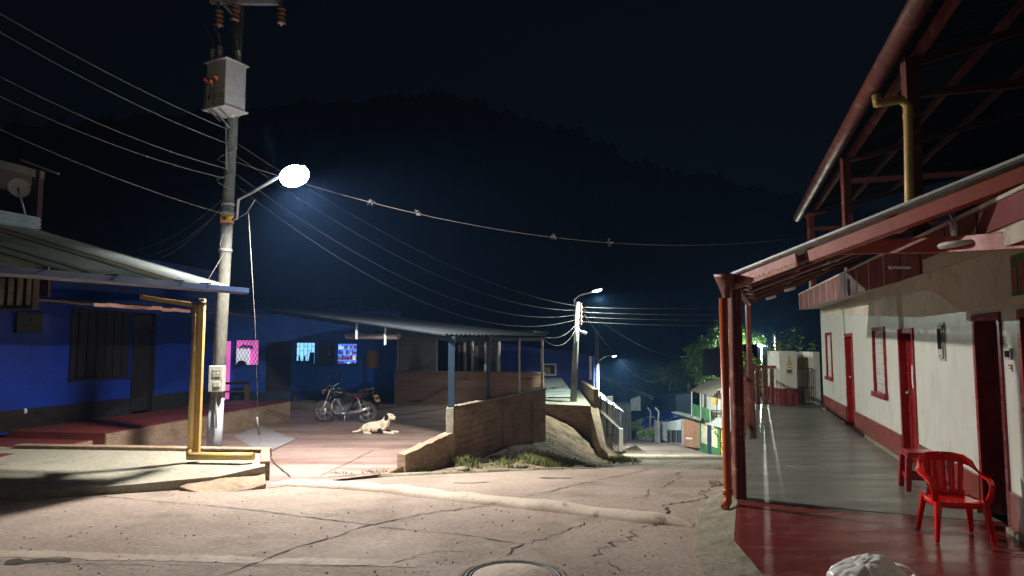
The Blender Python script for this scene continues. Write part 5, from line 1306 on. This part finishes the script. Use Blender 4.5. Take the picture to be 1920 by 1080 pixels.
for s in (-1, 1):
    m.hexa([(-.30, s * .12, .62), (-.72, s * .09, .76), (-.72, s * .05, .76), (-.30, s * .06, .62), (-.26, s * .14, .73), (-.74, s * .10, .83), (-.74, s * .05, .83), (-.26, s * .08, .73)])
    m.hexa([(.02, s * .12, .50), (-.28, s * .12, .55), (-.28, s * .06, .55), (.02, s * .06, .50), (.0, s * .14, .70), (-.26, s * .14, .72), (-.26, s * .08, .72), (.0, s * .08, .70)])
sp_ = m.build('side_panel', 'bikeblack', BK, bevel=.008)
m = MB()
for s in (-1, 1): m.beam((-.30, s * .142, .70), (-.70, s * .108, .80), .006, .014); m.beam((-.34, s * .140, .655), (-.66, s * .108, .735), .006, .014)
m.build('red_stripe', 'bikered', sp_)
m = MB(); m.tube([(-.45, .13, .86), (-.68, .12, .91), (-.78, .06, .92), (-.78, -.06, .92), (-.68, -.12, .91), (-.45, -.13, .86)], .013, 8); m.box((-.70, 0, .915), (.16, .16, .012)); m.build('grab_rail', 'chrome', BK)
m = MB(); m.ell((-.78, 0, .82), (.03, .06, .035), 10); m.build('tail_light', 'bikered', BK)
m = MB(); pts = [Vector((-WB + (WR + .05) * math.cos(R(a)), 0, WR + (WR + .05) * math.sin(R(a)))) for a in (60, 85, 110, 130, 150, 165)]; ribbon(m, pts, [(0, 1, 0)] * 6, .12, .01); ribbon(m, [(-.76, 0, .74), (-.86, 0, .62), (-.98, 0, .48)], [(0, 1, 0)] * 3, .13, .012); m.build('rear_mudguard', 'bikeblack', BK)
m = MB(); m.box((-.90, 0, .66), (.012, .28, .21), rot=Matrix.Rotation(R(28), 3, 'Y')); pl = m.build('licence_plate', 'plate', BK, bevel=.004)
m = MB()
for k in range(6): m.box(Vector((-.915, -.075 + .03 * k, .66)), (.006, .016, .055 if k % 3 else .045), rot=Matrix.Rotation(R(28), 3, 'Y'))
m.build('plate_characters', 'black', pl)
m = MB(); m.box((.08, 0, .36), (.30, .20, .16)); m.cyl((.12, 0, .42), (.24, 0, .62), .075, .07, 14)
for k in range(6): q = Vector((.14 + .018 * k, 0, .45 + .03 * k)); m.box(q, (.19, .19, .008), rot=Matrix.Rotation(R(-31), 3, 'Y').inverted() if False else Matrix.Rotation(R(31), 3, 'Y'))
m.lathe((.03, -.13, .36), [(0, -.02), (.07, -.02), (.085, 0), (.085, .26), (.07, .28), (0, .28)], 18, axis='Y'); en = m.build('engine', 'alloy', BK, bevel=.006)
m = MB(); m.tube([(.25, .03, .62), (.36, .06, .52), (.34, .09, .34), (.20, .13, .25), (-.1, .15, .26)], .02, 8); m.tube([(-.1, .15, .26), (-.45, .16, .32), (-.78, .16, .42)], [.025, .048, .05], 12); m.build('exhaust', 'chrome', BK)
m = MB(); m.tube([hd, (.1, 0, .70), (-.3, 0, .66), (-.7, 0, .80)], .022, 8); m.tube([hd, (.30, 0, .55), (.26, 0, .30), (-.05, 0, .25), (-.2, 0, .45), (-.3, 0, .66)], .02, 8)
for s in (-1, 1): m.tube([(-.15, s * .06, .36), (-WB, s * .07, WR)], .018, 8)
m.build('frame', 'bikeblack', BK)
for s in (-1, 1):
    m = MB(); a = Vector((-.55, s * .11, .30)); b = Vector((-.42, s * .12, .66)); m.cyl(a, b, .012)
    for k in range(8): q = a.lerp(b, .35 + .07 * k); m.lathe(q, [(.018, -.008), (.032, 0), (.018, .008)], 10)
    m.build('shock_absorber', 'chrome', BK)
m = MB(); m.tube([(-.02, -.10, .26), (.02, -.28, .01)], .012, 6); m.tube([(-.05, -.22, .28), (.02, -.22, .28)], .014, 6); m.tube([(0, .22, .28), (.05, .22, .28)], .014, 6); m.tube([(-.05, .1, .26), (-.05, .15, .0)], .012, 6); m.build('side_stand', 'chrome', BK)

# =================================================================== dog
def skin(name, verts, edges, rad, root, parent, matn, sub=2):
    me = bpy.data.meshes.new(name); me.from_pydata(verts, edges, []); o = bpy.data.objects.new(name + '_tmp', me); col.objects.link(o)
    md = o.modifiers.new('skin', 'SKIN'); md.use_smooth_shade = True
    for i, r in enumerate(rad):
        v = me.skin_vertices[0].data[i]; v.radius = (r, r) if not isinstance(r, tuple) else r; v.use_root = (i == root)
    s_ = o.modifiers.new('sub', 'SUBSURF'); s_.levels = sub; s_.render_levels = sub
    dg = bpy.context.evaluated_depsgraph_get(); me2 = bpy.data.meshes.new_from_object(o.evaluated_get(dg)); me2.name = name
    bpy.data.objects.remove(o); o2 = bpy.data.objects.new(name, me2); col.objects.link(o2)
    me2.materials.clear(); me2.materials.append(matn); o2.parent = parent; ORG[o2.name] = (Vector((0, 0, 0)), 0)
    for p in me2.polygons: p.use_smooth = True
    return o2
dm = mat('dog_coat', (.78, .72, .58), (.62, .52, .36), 9, .85, .5, 70, obj=True, grain=.15, bd=.006)
nt = dm.node_tree; bs = nt.nodes['Principled BSDF']; src = bs.inputs['Base Color'].links[0].from_socket
tcn = nt.nodes.new('ShaderNodeTexCoord')
def spot(src, c, r, colr):
    d = nt.nodes.new('ShaderNodeVectorMath'); d.operation = 'DISTANCE'; nt.links.new(tcn.outputs['Object'], d.inputs[0]); d.inputs[1].default_value = c
    return _mixrgb(nt, colr, src, _ramp(nt, d.outputs['Value'], r * .85, r * 1.05))
s1 = spot(src, (.15, -.15, .05), .095, (.02, .018, .016)); s1 = spot(s1, (.20, -.02, .20), .13, (.36, .27, .15)); s1 = spot(s1, (-.22, -.12, .14), .06, (.40, .31, .19)); s1 = spot(s1, (.30, .10, .03), .07, (.03, .025, .02)); s1 = spot(s1, (.55, 0, .36), .04, (.02, .016, .015))
nt.links.new(s1, bs.inputs['Base Color'])
gd = yard_pt(700, 813)
DG = local_thing('dog', (gd.x + .06, gd.y + .05, gd.z), R(-8), 'white and tan dog with black ears lying on the courtyard floor, looking right', 'dog')
DG.scale = (.98, 1.0, 1.05)
V = [(-.30, 0, .13), (-.15, 0, .15), (.02, 0, .155), (.18, 0, .17), (.25, 0, .26), (.29, 0, .34), (.33, 0, .40), (.40, 0, .39), (.47, 0, .365), (.51, 0, .36),
     (-.38, .02, .09), (-.46, .0, .05), (-.54, -.03, .035), (-.62, -.05, .03),
     (.22, -.10, .12), (.17, -.13, .05), (.34, -.12, .035), (.46, -.12, .03), (.53, -.12, .025),
     (.22, .10, .12), (.19, .13, .05), (.36, .12, .035), (.50, .13, .03), (.57, .13, .025),
     (-.27, -.10, .13), (-.10, -.15, .13), (-.14, -.17, .05), (-.28, -.17, .035), (-.14, -.19, .025), (-.05, -.19, .022),
     (-.27, .10, .12), (-.08, .13, .11), (-.22, .15, .035), (-.08, .16, .025)]
E_ = [(0, 1), (1, 2), (2, 3), (3, 4), (4, 5), (5, 6), (6, 7), (7, 8), (8, 9), (0, 10), (10, 11), (11, 12), (12, 13), (3, 14), (14, 15), (15, 16), (16, 17), (17, 18), (3, 19), (19, 20), (20, 21), (21, 22), (22, 23),
      (0, 24), (24, 25), (25, 26), (26, 27), (27, 28), (28, 29), (0, 30), (30, 31), (31, 32), (32, 33)]
Rr = [.135, .135, .14, .15, .125, .11, .112, .085, .058, .042, .055, .033, .026, .016, .062, .042, .030, .028, .026, .062, .042, .03, .028, .026, .085, .055, .04, .027, .027, .022, .085, .05, .03, .025]
body = skin('body', V, E_, Rr, 0, DG, dm)
for s in (-1, 1):
    mb = MB(); mb.ell((.30, s * .112, .385), (.05, .022, .09), 10, rot=Matrix.Rotation(R(s * -12), 3, 'X') @ Matrix.Rotation(R(20), 3, 'Y')); mb.build('ear', 'black', DG)
    mb = MB(); mb.ell((.42, s * .062, .43), (.012, .01, .012), 8); mb.build('eye', 'black', DG)
mb = MB(); mb.ell((.55, 0, .375), (.024, .028, .022), 8); mb.build('nose', 'black', DG)

# =================================================================== houses down the street
def quadbox(mb, p, q, th, z0, z1, mi=0):   # wall between two ground points
    p = Vector(p); q = Vector(q); d = (q - p); d.z = 0; d.normalize(); n = Vector((0, th, 0))
    if not isinstance(z0, tuple): z0 = (z0, z0)
    if not isinstance(z1, tuple): z1 = (z1, z1)
    mb.hexa([(p.x, p.y, z0[0]), (q.x, q.y, z0[1]), (q.x + n.x, q.y + n.y, z0[1]), (p.x + n.x, p.y + n.y, z0[0]), (p.x, p.y, z1[0]), (q.x, q.y, z1[1]), (q.x + n.x, q.y + n.y, z1[1]), (p.x + n.x, p.y + n.y, z1[0])], mi)
# facade line of right-hand houses: from (1365,862)@37 to (1240,825)@60
def fac(px):  # depth along the facade
    return interp(px, [(1230, 62), (1282, 50), (1312, 43), (1345, 38.5), (1400, 33)])
def fp_(px, py, dy=0): return W(px, py, fac(px) + dy)
def pan(mb, px0, px1, pt0, pt1, pb0, pb1, dy=0, th=.1, mi=0):
    a = fp_(px0, pt0, dy); b = fp_(px1, pt1, dy); c = fp_(px1, pb1, dy); d = fp_(px0, pb0, dy); n = Vector((.6, 1, 0)).normalized() * th
    mb.hexa([d, c, c + n, d + n, a, b, b + n, a + n], mi)
GH = thing('balcony_house', fp_(1345, 860), 'two storey white and cream house with a green balcony down the street', 'house')
mb = MB(); pan(mb, 1312, 1362, 792, 800, 842, 868, 0, 2.5); mb.build('lower_wall', 'creamwall', GH)
mb = MB(); pan(mb, 1312, 1362, 829, 846, 846, 873, -.06, .05); mb.build('green_base', 'green', GH)
mb = MB(); pan(mb, 1326, 1333, 796, 798, 849, 854, -.12, .05); mb.build('door', 'bluegut', GH)
mb = MB(); pan(mb, 1345, 1350, 800, 802, 858, 862, -.12, .05); pan(mb, 1312, 1314, 792, 793, 843, 845, -.1, .05); mb.build('green_post', 'green', GH)
mb = MB(); pan(mb, 1352, 1362, 806, 810, 848, 858, -.14, .05); mb.build('yellow_panel', 'yellowwall', GH)
mb = MB(); pan(mb, 1352, 1362, 848, 858, 862, 870, -.145, .05); mb.build('orange_base', 'orangewall', GH)
mb = MB(); pan(mb, 1312, 1395, 735, 722, 790, 800, .9, .2); mb.build('upper_wall', 'whitebrick', GH)
mb = MB(); pan(mb, 1336, 1344, 746, 745, 758, 758, .8, .08); mb.build('shutter', 'yellowwall', GH)
mb = MB(); pan(mb, 1320, 1323, 740, 740, 775, 775, .82, .08); pan(mb, 1314, 1316, 738, 738, 770, 770, .8, .08); mb.build('upper_frame', 'darkwood', GH)
bl = MB(); n = 14
for i in range(n): a = lerp(1297, 1331, i / n); b = lerp(1297, 1331, (i + 1) / n); pan(bl, a + .2, b - .2, lerp(756, 768, i / n), lerp(756, 768, (i + 1) / n), lerp(778, 789, i / n), lerp(778, 789, (i + 1) / n), -.9, .04)
bl.build('balcony_panel', 'green', GH)
mb = MB(); pan(mb, 1296, 1298, 734, 734, 780, 781, -.9, .1); pan(mb, 1313, 1314.5, 738, 738, 785, 785, -.9, .1); pan(mb, 1331, 1332, 745, 745, 790, 790, -.9, .1); mb.build('balcony_post', 'whitebrick', GH)
mb = MB()
for i in range(8): a = 1333 + i * 2.7; pan(mb, a, a + .8, 770, 770, 778, 778, -.3, .04)
pan(mb, 1332, 1354, 769, 769, 770.5, 770.5, -.3, .05); mb.build('balustrade', 'black', GH)
mb = MB(); a = fp_(1294, 733, -1.4); b = fp_(1336, 742, -1.4); c = fp_(1400, 720, 1); c2 = W(1400, 690, 42); d = W(1322, 717, 48)
mb.corr(a, b, c2, d, 14, .04, 4); mb.build('roof', 'whitecoat', GH)
mb = MB(); a = fp_(1329, 795, -1.5); b = fp_(1400, 818, -1.2); c = fp_(1400, 775, 1); d = fp_(1335, 782, 1); mb.corr(a, b, c, d, 16, .03, 3); mb.build('awning', 'zinc', GH)
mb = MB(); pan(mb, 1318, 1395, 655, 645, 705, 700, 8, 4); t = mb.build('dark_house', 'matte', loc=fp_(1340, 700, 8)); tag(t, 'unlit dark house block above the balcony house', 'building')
OH = thing('brick_shop', fp_(1292, 835), 'small orange brick shop front with a window and tin awning', 'building')
mb = MB(); pan(mb, 1280, 1304, 786, 790, 834, 840, 0, 2); mb.build('wall', 'orangewall', OH)
mb = MB(); pan(mb, 1304, 1312, 792, 794, 838, 841, -.05, .8); mb.build('board_door', 'wood', OH)
mb = MB(); pan(mb, 1287, 1297, 799, 800, 819, 820, -.07, .05); wn = mb.build('window', 'glass', OH); mb = MB(); pan(mb, 1286, 1298, 820, 821, 823, 824, -.2, .2); mb.build('sill', 'white', wn)
mb = MB(); pan(mb, 1278, 1281, 786, 786, 835, 835, -.06, .1); mb.build('corner_post', 'whitebrick', OH)
mb = MB(); a = fp_(1257, 773, -2.2); b = fp_(1313, 789, -2.2); c = fp_(1313, 780, 1); d = fp_(1270, 772, 3); mb.corr(a, b, c, d, 14, .03, 3); mb.build('awning', 'zinc', OH)
GA = thing('lattice_gate', fp_(1260, 828), 'grey metal yard gate between the blue shed and the brick shop', 'gate')
mb = MB(); pan(mb, 1238, 1250, 790, 791, 824, 828, -.2, .05)
pan(mb, 1250, 1278, 791, 786, 806, 806, -.15, .05); mb.build('sheet', 'zinc', GA)
mb = MB()
for px in (1238, 1250, 1257, 1267, 1277): pan(mb, px, px + 1, 788, 788, 826 + (px - 1238) * .12, 826 + (px - 1238) * .12, -.3, .06)
pan(mb, 1250, 1278, 806, 806, 807, 807, -.3, .06); pan(mb, 1250, 1278, 829, 831, 830, 832, -.3, .06)
for i in range(8): a = 1252 + i * 3.2; pan(mb, a, a + .5, 808, 808, 829, 830, -.3, .03)
mb.build('bars', 'galv', GA)
BS = thing('blue_shed', W(1220, 800, 60), 'large shed with a sloping blue roof and white lower wall at the bend', 'shed')
def wq(mb, pts, Y, mi=0): mb.add([W(x, y, Y[i] if isinstance(Y, list) else Y) for i, (x, y) in enumerate(pts)], [tuple(range(len(pts)))], mi)
mb = MB(); a, b, c, d = W(1201, 798, 64), W(1268, 782, 58), W(1276, 738, 70), W(1226, 747, 74); mb.corr(a, b, c, d, 30, .04, 3); o = mb.build('roof', 'tarp', BS); o.modifiers.new('s', 'SOLIDIFY').thickness = .08
mb = MB(); quadbox(mb, W(1200, 820, 66), W(1240, 822, 61), 4, -12, (W(1200, 798, 66).z, W(1240, 788, 61).z)); mb.build('wall', 'whitebrick', BS)
mb = MB(); quadbox(mb, W(1268, 790, 60), W(1300, 790, 62), 6, -12, (W(1268, 742, 60).z, W(1300, 738, 62).z)); tag(mb.build('dark_shed', 'navy', loc=W(1268, 800, 60)), 'unlit dark shed beside the blue roof', 'shed')
TS = thing('tin_shed', W(1185, 790, 72), 'leaning tin sided shed with a pale roof edge left of the blue shed', 'shed')
mb = MB(); a, b = W(1182, 785, 74), W(1202, 790, 68); quadbox(mb, a, b, 3, -12, (W(1182, 748, 74).z, W(1202, 738, 68).z)); mb.build('wall', 'green', TS)
mb = MB()
for i in range(6): px = 1183 + i * 3.2; quadbox(mb, W(px, 780, 66), W(px + 2.2, 780, 66), .1, W(px, 770, 66).z, W(px, 748 - i * 1.2, 66).z)
mb.build('boarding', 'zinc', TS)
mb = MB(); mb.corr(W(1186, 734, 64), W(1225, 750, 62), W(1226, 742, 72), W(1190, 728, 74), 10, .04, 2); mb.build('roof', 'zinc', TS)
for i, px in enumerate((1218, 1233)):
    Y = 62 - i * 3; mb = MB(); mb.tube([W(px, 812, Y), W(px + 2, 772, Y), W(px - 4, 764, Y)], .07, 6); tag(mb.build('fence_post', 'whitebrick', loc=W(px, 812, Y)), ['bent top concrete post in front of the blue roof, left one', 'bent top concrete post in front of the blue roof, beside the gate'][i], 'post', 'bent concrete posts')
mb = MB(); quadbox(mb, W(1229, 826, 60), W(1238, 827, 58.5), .3, -12, W(1233, 787, 60).z); tag(mb.build('gate_pillar', 'whitebrick', loc=W(1233, 826, 60)), 'pale pillar at the left of the yard gate', 'pillar')
mb = MB(); wq(mb, [(1202, 812), (1199, 772), (1204, 750), (1206, 750), (1201, 775), (1204, 812)], 66)
# house front left down the street: stair / railing house
SHs = thing('stair_house', W(1140, 845, 40), 'small house with white lean-to roof, black posts and a railed stair below the parapet', 'house')
mb = MB(); a, b, c, d = W(1116, 735, 34), W(1165, 770, 40), W(1158, 762, 50), W(1116, 728, 46); mb.corr(W(1112, 738, 34), W(1170, 772, 40), W(1150, 755, 52), W(1112, 726, 46), 14, .04, 3); mb.build('roof', 'zinc', SHs)
for px, py in ((1126, 742), (1138, 750), (1149, 757), (1163, 768)):
    mb = MB(); Y = lerp(34, 40, (px - 1112) / 58) ; a = W(px, py, Y); b = W(px, py + 72, Y); mb.beam(b, a, .09, .09); mb.build('post', 'black', SHs)
mb = MB(); quadbox(mb, W(1118, 800, 44), W(1150, 800, 46), .3, -7, W(1130, 745, 45).z); mb.build('wall', 'whitebrick', SHs)
mb = MB(); 
for i in range(16):
    t_ = i / 15; p = W(lerp(1126, 1163, t_), lerp(772, 806, t_), lerp(35, 39.5, t_)); mb.beam(p, p - Vector((0, 0, 1.0)), .03, .03)
mb.build('stair_pickets', 'black', SHs)
mb = MB(); mb.beam(W(1124, 770, 35), W(1164, 807, 39.6), .14, .14); mb.build('stair_rail', 'greypanel', SHs)
mb = MB()
for i in range(14):
    x = lerp(1128, 1163, i / 13); p = W(x, 815, 38); mb.beam(p, W(x, 843, 38), .03, .03)
mb.beam(W(1128, 815, 38), W(1164, 815, 38), .04, .04); mb.beam(W(1128, 842, 38), W(1164, 842, 38), .04, .04); mb.build('yard_railing', 'black', SHs)
mb = MB(); mb.beam(W(1164, 846, 38), W(1164, 803, 38), .22, .22); mb.build('newel', 'greypanel', SHs)
mb = MB(); a = road_pt(1120, 856); mb.prism([(W(1118, 850, 34).x, 34), (W(1172, 850, 34).x, 34), (W(1170, 850, 41).x, 41), (W(1115, 850, 41).x, 41)], -8, [-4.1, -4.1, -4.95, -4.95]); mb.build('base_slab', 'slab', SHs)
mb = MB(); quadbox(mb, W(1128, 800, 60), W(1184, 800, 66), 3, -10, W(1150, 768, 60).z); tag(mb.build('far_house', 'whitebrick', loc=W(1150, 800, 60)), 'pale house wall half hidden behind the stair house', 'house')

# =================================================================== vegetation
tl = 'trees lit by the distant lamp'
tree(W(1328, 735, 64), 4.6, (1.9, 1.8, 2.0), 8000, .14, 'bright green bushy tree above the balcony house', tl)
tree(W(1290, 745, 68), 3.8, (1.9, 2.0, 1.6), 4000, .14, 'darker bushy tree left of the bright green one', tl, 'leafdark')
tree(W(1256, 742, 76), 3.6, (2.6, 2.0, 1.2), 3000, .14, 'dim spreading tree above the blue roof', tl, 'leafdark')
tree(W(1356, 700, 65), 4.4, (1.6, 1.6, 1.7), 5000, .14, 'yellow green tree just left of the porch post', tl)
tree(W(1385, 690, 66), 4.0, (2.2, 2.0, 1.5), 3500, .14, 'green tree behind the red porch posts', tl)
mb = MB(); rg = random.Random(4)
PLm = MB()
def stem_plant(px, py, Y, h, n, label, m_='leaf'):
    b = W(px, py, Y); t = thing('garden_plant', b, label, 'plant', 'plants behind the terrace railing')
    s = MB(); l = MB()
    for k in range(n):
        a = random.uniform(0, 6.28); tip = b + Vector((math.cos(a) * h * .35, math.sin(a) * h * .3, h * random.uniform(.7, 1.1))); mid = b.lerp(tip, .5) + Vector((0, 0, h * .1))
        s.tube([b, mid, tip], [.012, .009, .004], 5)
        for i in range(26):
            u = random.uniform(.2, 1); c = (b.lerp(mid, u * 2) if u < .5 else mid.lerp(tip, u * 2 - 1)); d = Vector((random.gauss(0, 1), random.gauss(0, 1), random.gauss(.2, .6))).normalized(); e = d.orthogonal().normalized()
            L_ = random.uniform(.07, .15); l.add([c, c + d * L_ * .5 + e * L_ * .22, c + d * L_, c + d * L_ * .5 - e * L_ * .22], [(0, 1, 2, 3)])
    s.build('stem', 'bark', t); l.build('foliage', m_, t)
stem_plant(1470, 730, 21.2, 1.75, 12, 'tall leafy plant rising behind the end wall, right of the far lamp')
stem_plant(1492, 735, 21.0, 1.75, 10, 'leafy plant with upright shoots behind the end wall')
stem_plant(1415, 755, 20.4, 1.35, 16, 'dense low plant behind the left of the red brown balustrade')
stem_plant(1432, 755, 20.6, 1.7, 16, 'bushy plant behind the middle of the red brown balustrade')
stem_plant(1450, 755, 20.4, 1.7, 16, 'bushy plant beside the white end wall')
stem_plant(1357, 850, 37, 1.5, 8, 'small plant in front of the yellow panel down the street')
for i, (px, py, Y, r, n_) in enumerate(((1215, 800, 66, (2.2, .8, .5), 1600), (1185, 795, 72, (1.6, .8, .9), 1600), (1170, 785, 76, (1.4, .8, 1.6), 1200), (1225, 812, 61, (1.4, .6, .4), 900))):
    mb = MB(); c = W(px, py, Y); leaves(mb, c, r, n_, .13); tag(mb.build('bush', 'leaf', loc=c), ['long low green bush in front of the blue shed', 'dark bush at the bend of the street', 'tall bush at the far end of the street', 'small bush beside the gate pillar'][i], 'bush')
mb = MB(); 
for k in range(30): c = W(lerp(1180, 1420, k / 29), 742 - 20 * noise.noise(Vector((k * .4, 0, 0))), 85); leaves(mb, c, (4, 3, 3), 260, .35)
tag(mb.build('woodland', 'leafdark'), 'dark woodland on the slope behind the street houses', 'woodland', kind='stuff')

# =================================================================== lights, world, camera
def plight(name, p, power, colr, r=.12):
    l = bpy.data.lights.new(name, 'POINT'); l.energy = power; l.color = colr; l.shadow_soft_size = r
    o = bpy.data.objects.new(name, l); o.location = p; col.objects.link(o); return o
def alight(name, p, power, d, colr, size):
    l = bpy.data.lights.new(name, 'AREA'); l.shape = 'DISK'; l.size = size; l.energy = power; l.color = colr
    o = bpy.data.objects.new(name, l); o.location = p; o.rotation_euler = (-Vector(d)).to_track_quat('Z', 'Y').to_euler(); col.objects.link(o); return o
l = bpy.data.lights.new('street_lamp_light', 'AREA'); l.shape = 'DISK'; l.size = .30; l.energy = 1280; l.color = (1.0, .94, .87)
o = bpy.data.objects.new('street_lamp_light', l); o.location = L1 + Vector((.03, -.03, -.19)); o.rotation_euler = Vector((-.36, -.10, 1)).to_track_quat('Z', 'Y').to_euler(); col.objects.link(o)
alight('pole_lamp_light', L2 + Vector((.05, -.05, -.16)), 620, (.12, -.12, -1), (.86, 1.0, .88), .06)
alight('slim_pole_lamp_light', L3 + Vector((.3, -.1, -.16)), 1700, (.3, .25, -1), (.9, 1.0, .85), .2)
alight('far_lamp_light', L4 + Vector((.2, -.1, -.16)), 1300, (.45, .2, -1), (.85, .97, 1), .2)
plight('hillside_lamp_light', L5 + Vector((-.1, -.3, -.2)), 3600, (.88, 1.0, .85), .08)
w = bpy.data.worlds.new('World'); scn.world = w; w.use_nodes = True; nt = w.node_tree; bg = nt.nodes['Background']
tc = nt.nodes.new('ShaderNodeTexCoord'); sx = nt.nodes.new('ShaderNodeSeparateXYZ'); nt.links.new(tc.outputs['Generated'], sx.inputs[0])
f = _ramp(nt, sx.outputs['X'], -.75, .35)
cc = _mixrgb(nt, (.0012, .0035, .0085), (.0011, .0017, .0045), f)
bg.inputs['Strength'].default_value = 1.0; nt.links.new(cc, bg.inputs['Color'])
vs_ = nt.nodes.new('ShaderNodeVolumeScatter'); vs_.inputs['Density'].default_value = .0010; vs_.inputs['Color'].default_value = (.20, .45, 1, 1); vs_.inputs['Anisotropy'].default_value = .3
nt.links.new(vs_.outputs[0], nt.nodes['World Output'].inputs['Volume'])
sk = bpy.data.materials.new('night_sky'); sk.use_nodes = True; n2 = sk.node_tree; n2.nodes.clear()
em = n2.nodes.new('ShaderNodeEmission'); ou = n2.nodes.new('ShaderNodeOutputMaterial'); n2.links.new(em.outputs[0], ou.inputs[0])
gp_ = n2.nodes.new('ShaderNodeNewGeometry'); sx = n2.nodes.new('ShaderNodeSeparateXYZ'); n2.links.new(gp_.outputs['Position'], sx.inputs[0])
cc = _mixrgb(n2, (.0007, .0016, .0044), (.0015, .0021, .0054), _ramp(n2, sx.outputs['X'], -700, 200)); cc = _mixrgb(n2, (.055, .05, .045), cc, _ramp(n2, sx.outputs['Y'], -500, -50)); n2.links.new(cc, em.inputs[0])  # warm glow behind the camera is added as fill for camera-facing surfaces
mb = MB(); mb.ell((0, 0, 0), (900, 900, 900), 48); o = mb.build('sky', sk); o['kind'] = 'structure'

cam = bpy.data.cameras.new('camera'); co = bpy.data.objects.new('camera', cam); col.objects.link(co)
cam.sensor_width = 36; cam.lens = 24; cam.clip_start = .05; cam.clip_end = 3000
co.location = (0, 0, CAMZ); co.rotation_euler = (math.pi / 2 + PITCH, 0, 0)
scn.camera = co
scn.view_settings.view_transform = 'Standard'; scn.view_settings.look = 'None'; scn.view_settings.exposure = 0
scn.cycles.use_denoising = True
scn.cycles.max_bounces = 5; scn.cycles.sample_clamp_indirect = 4
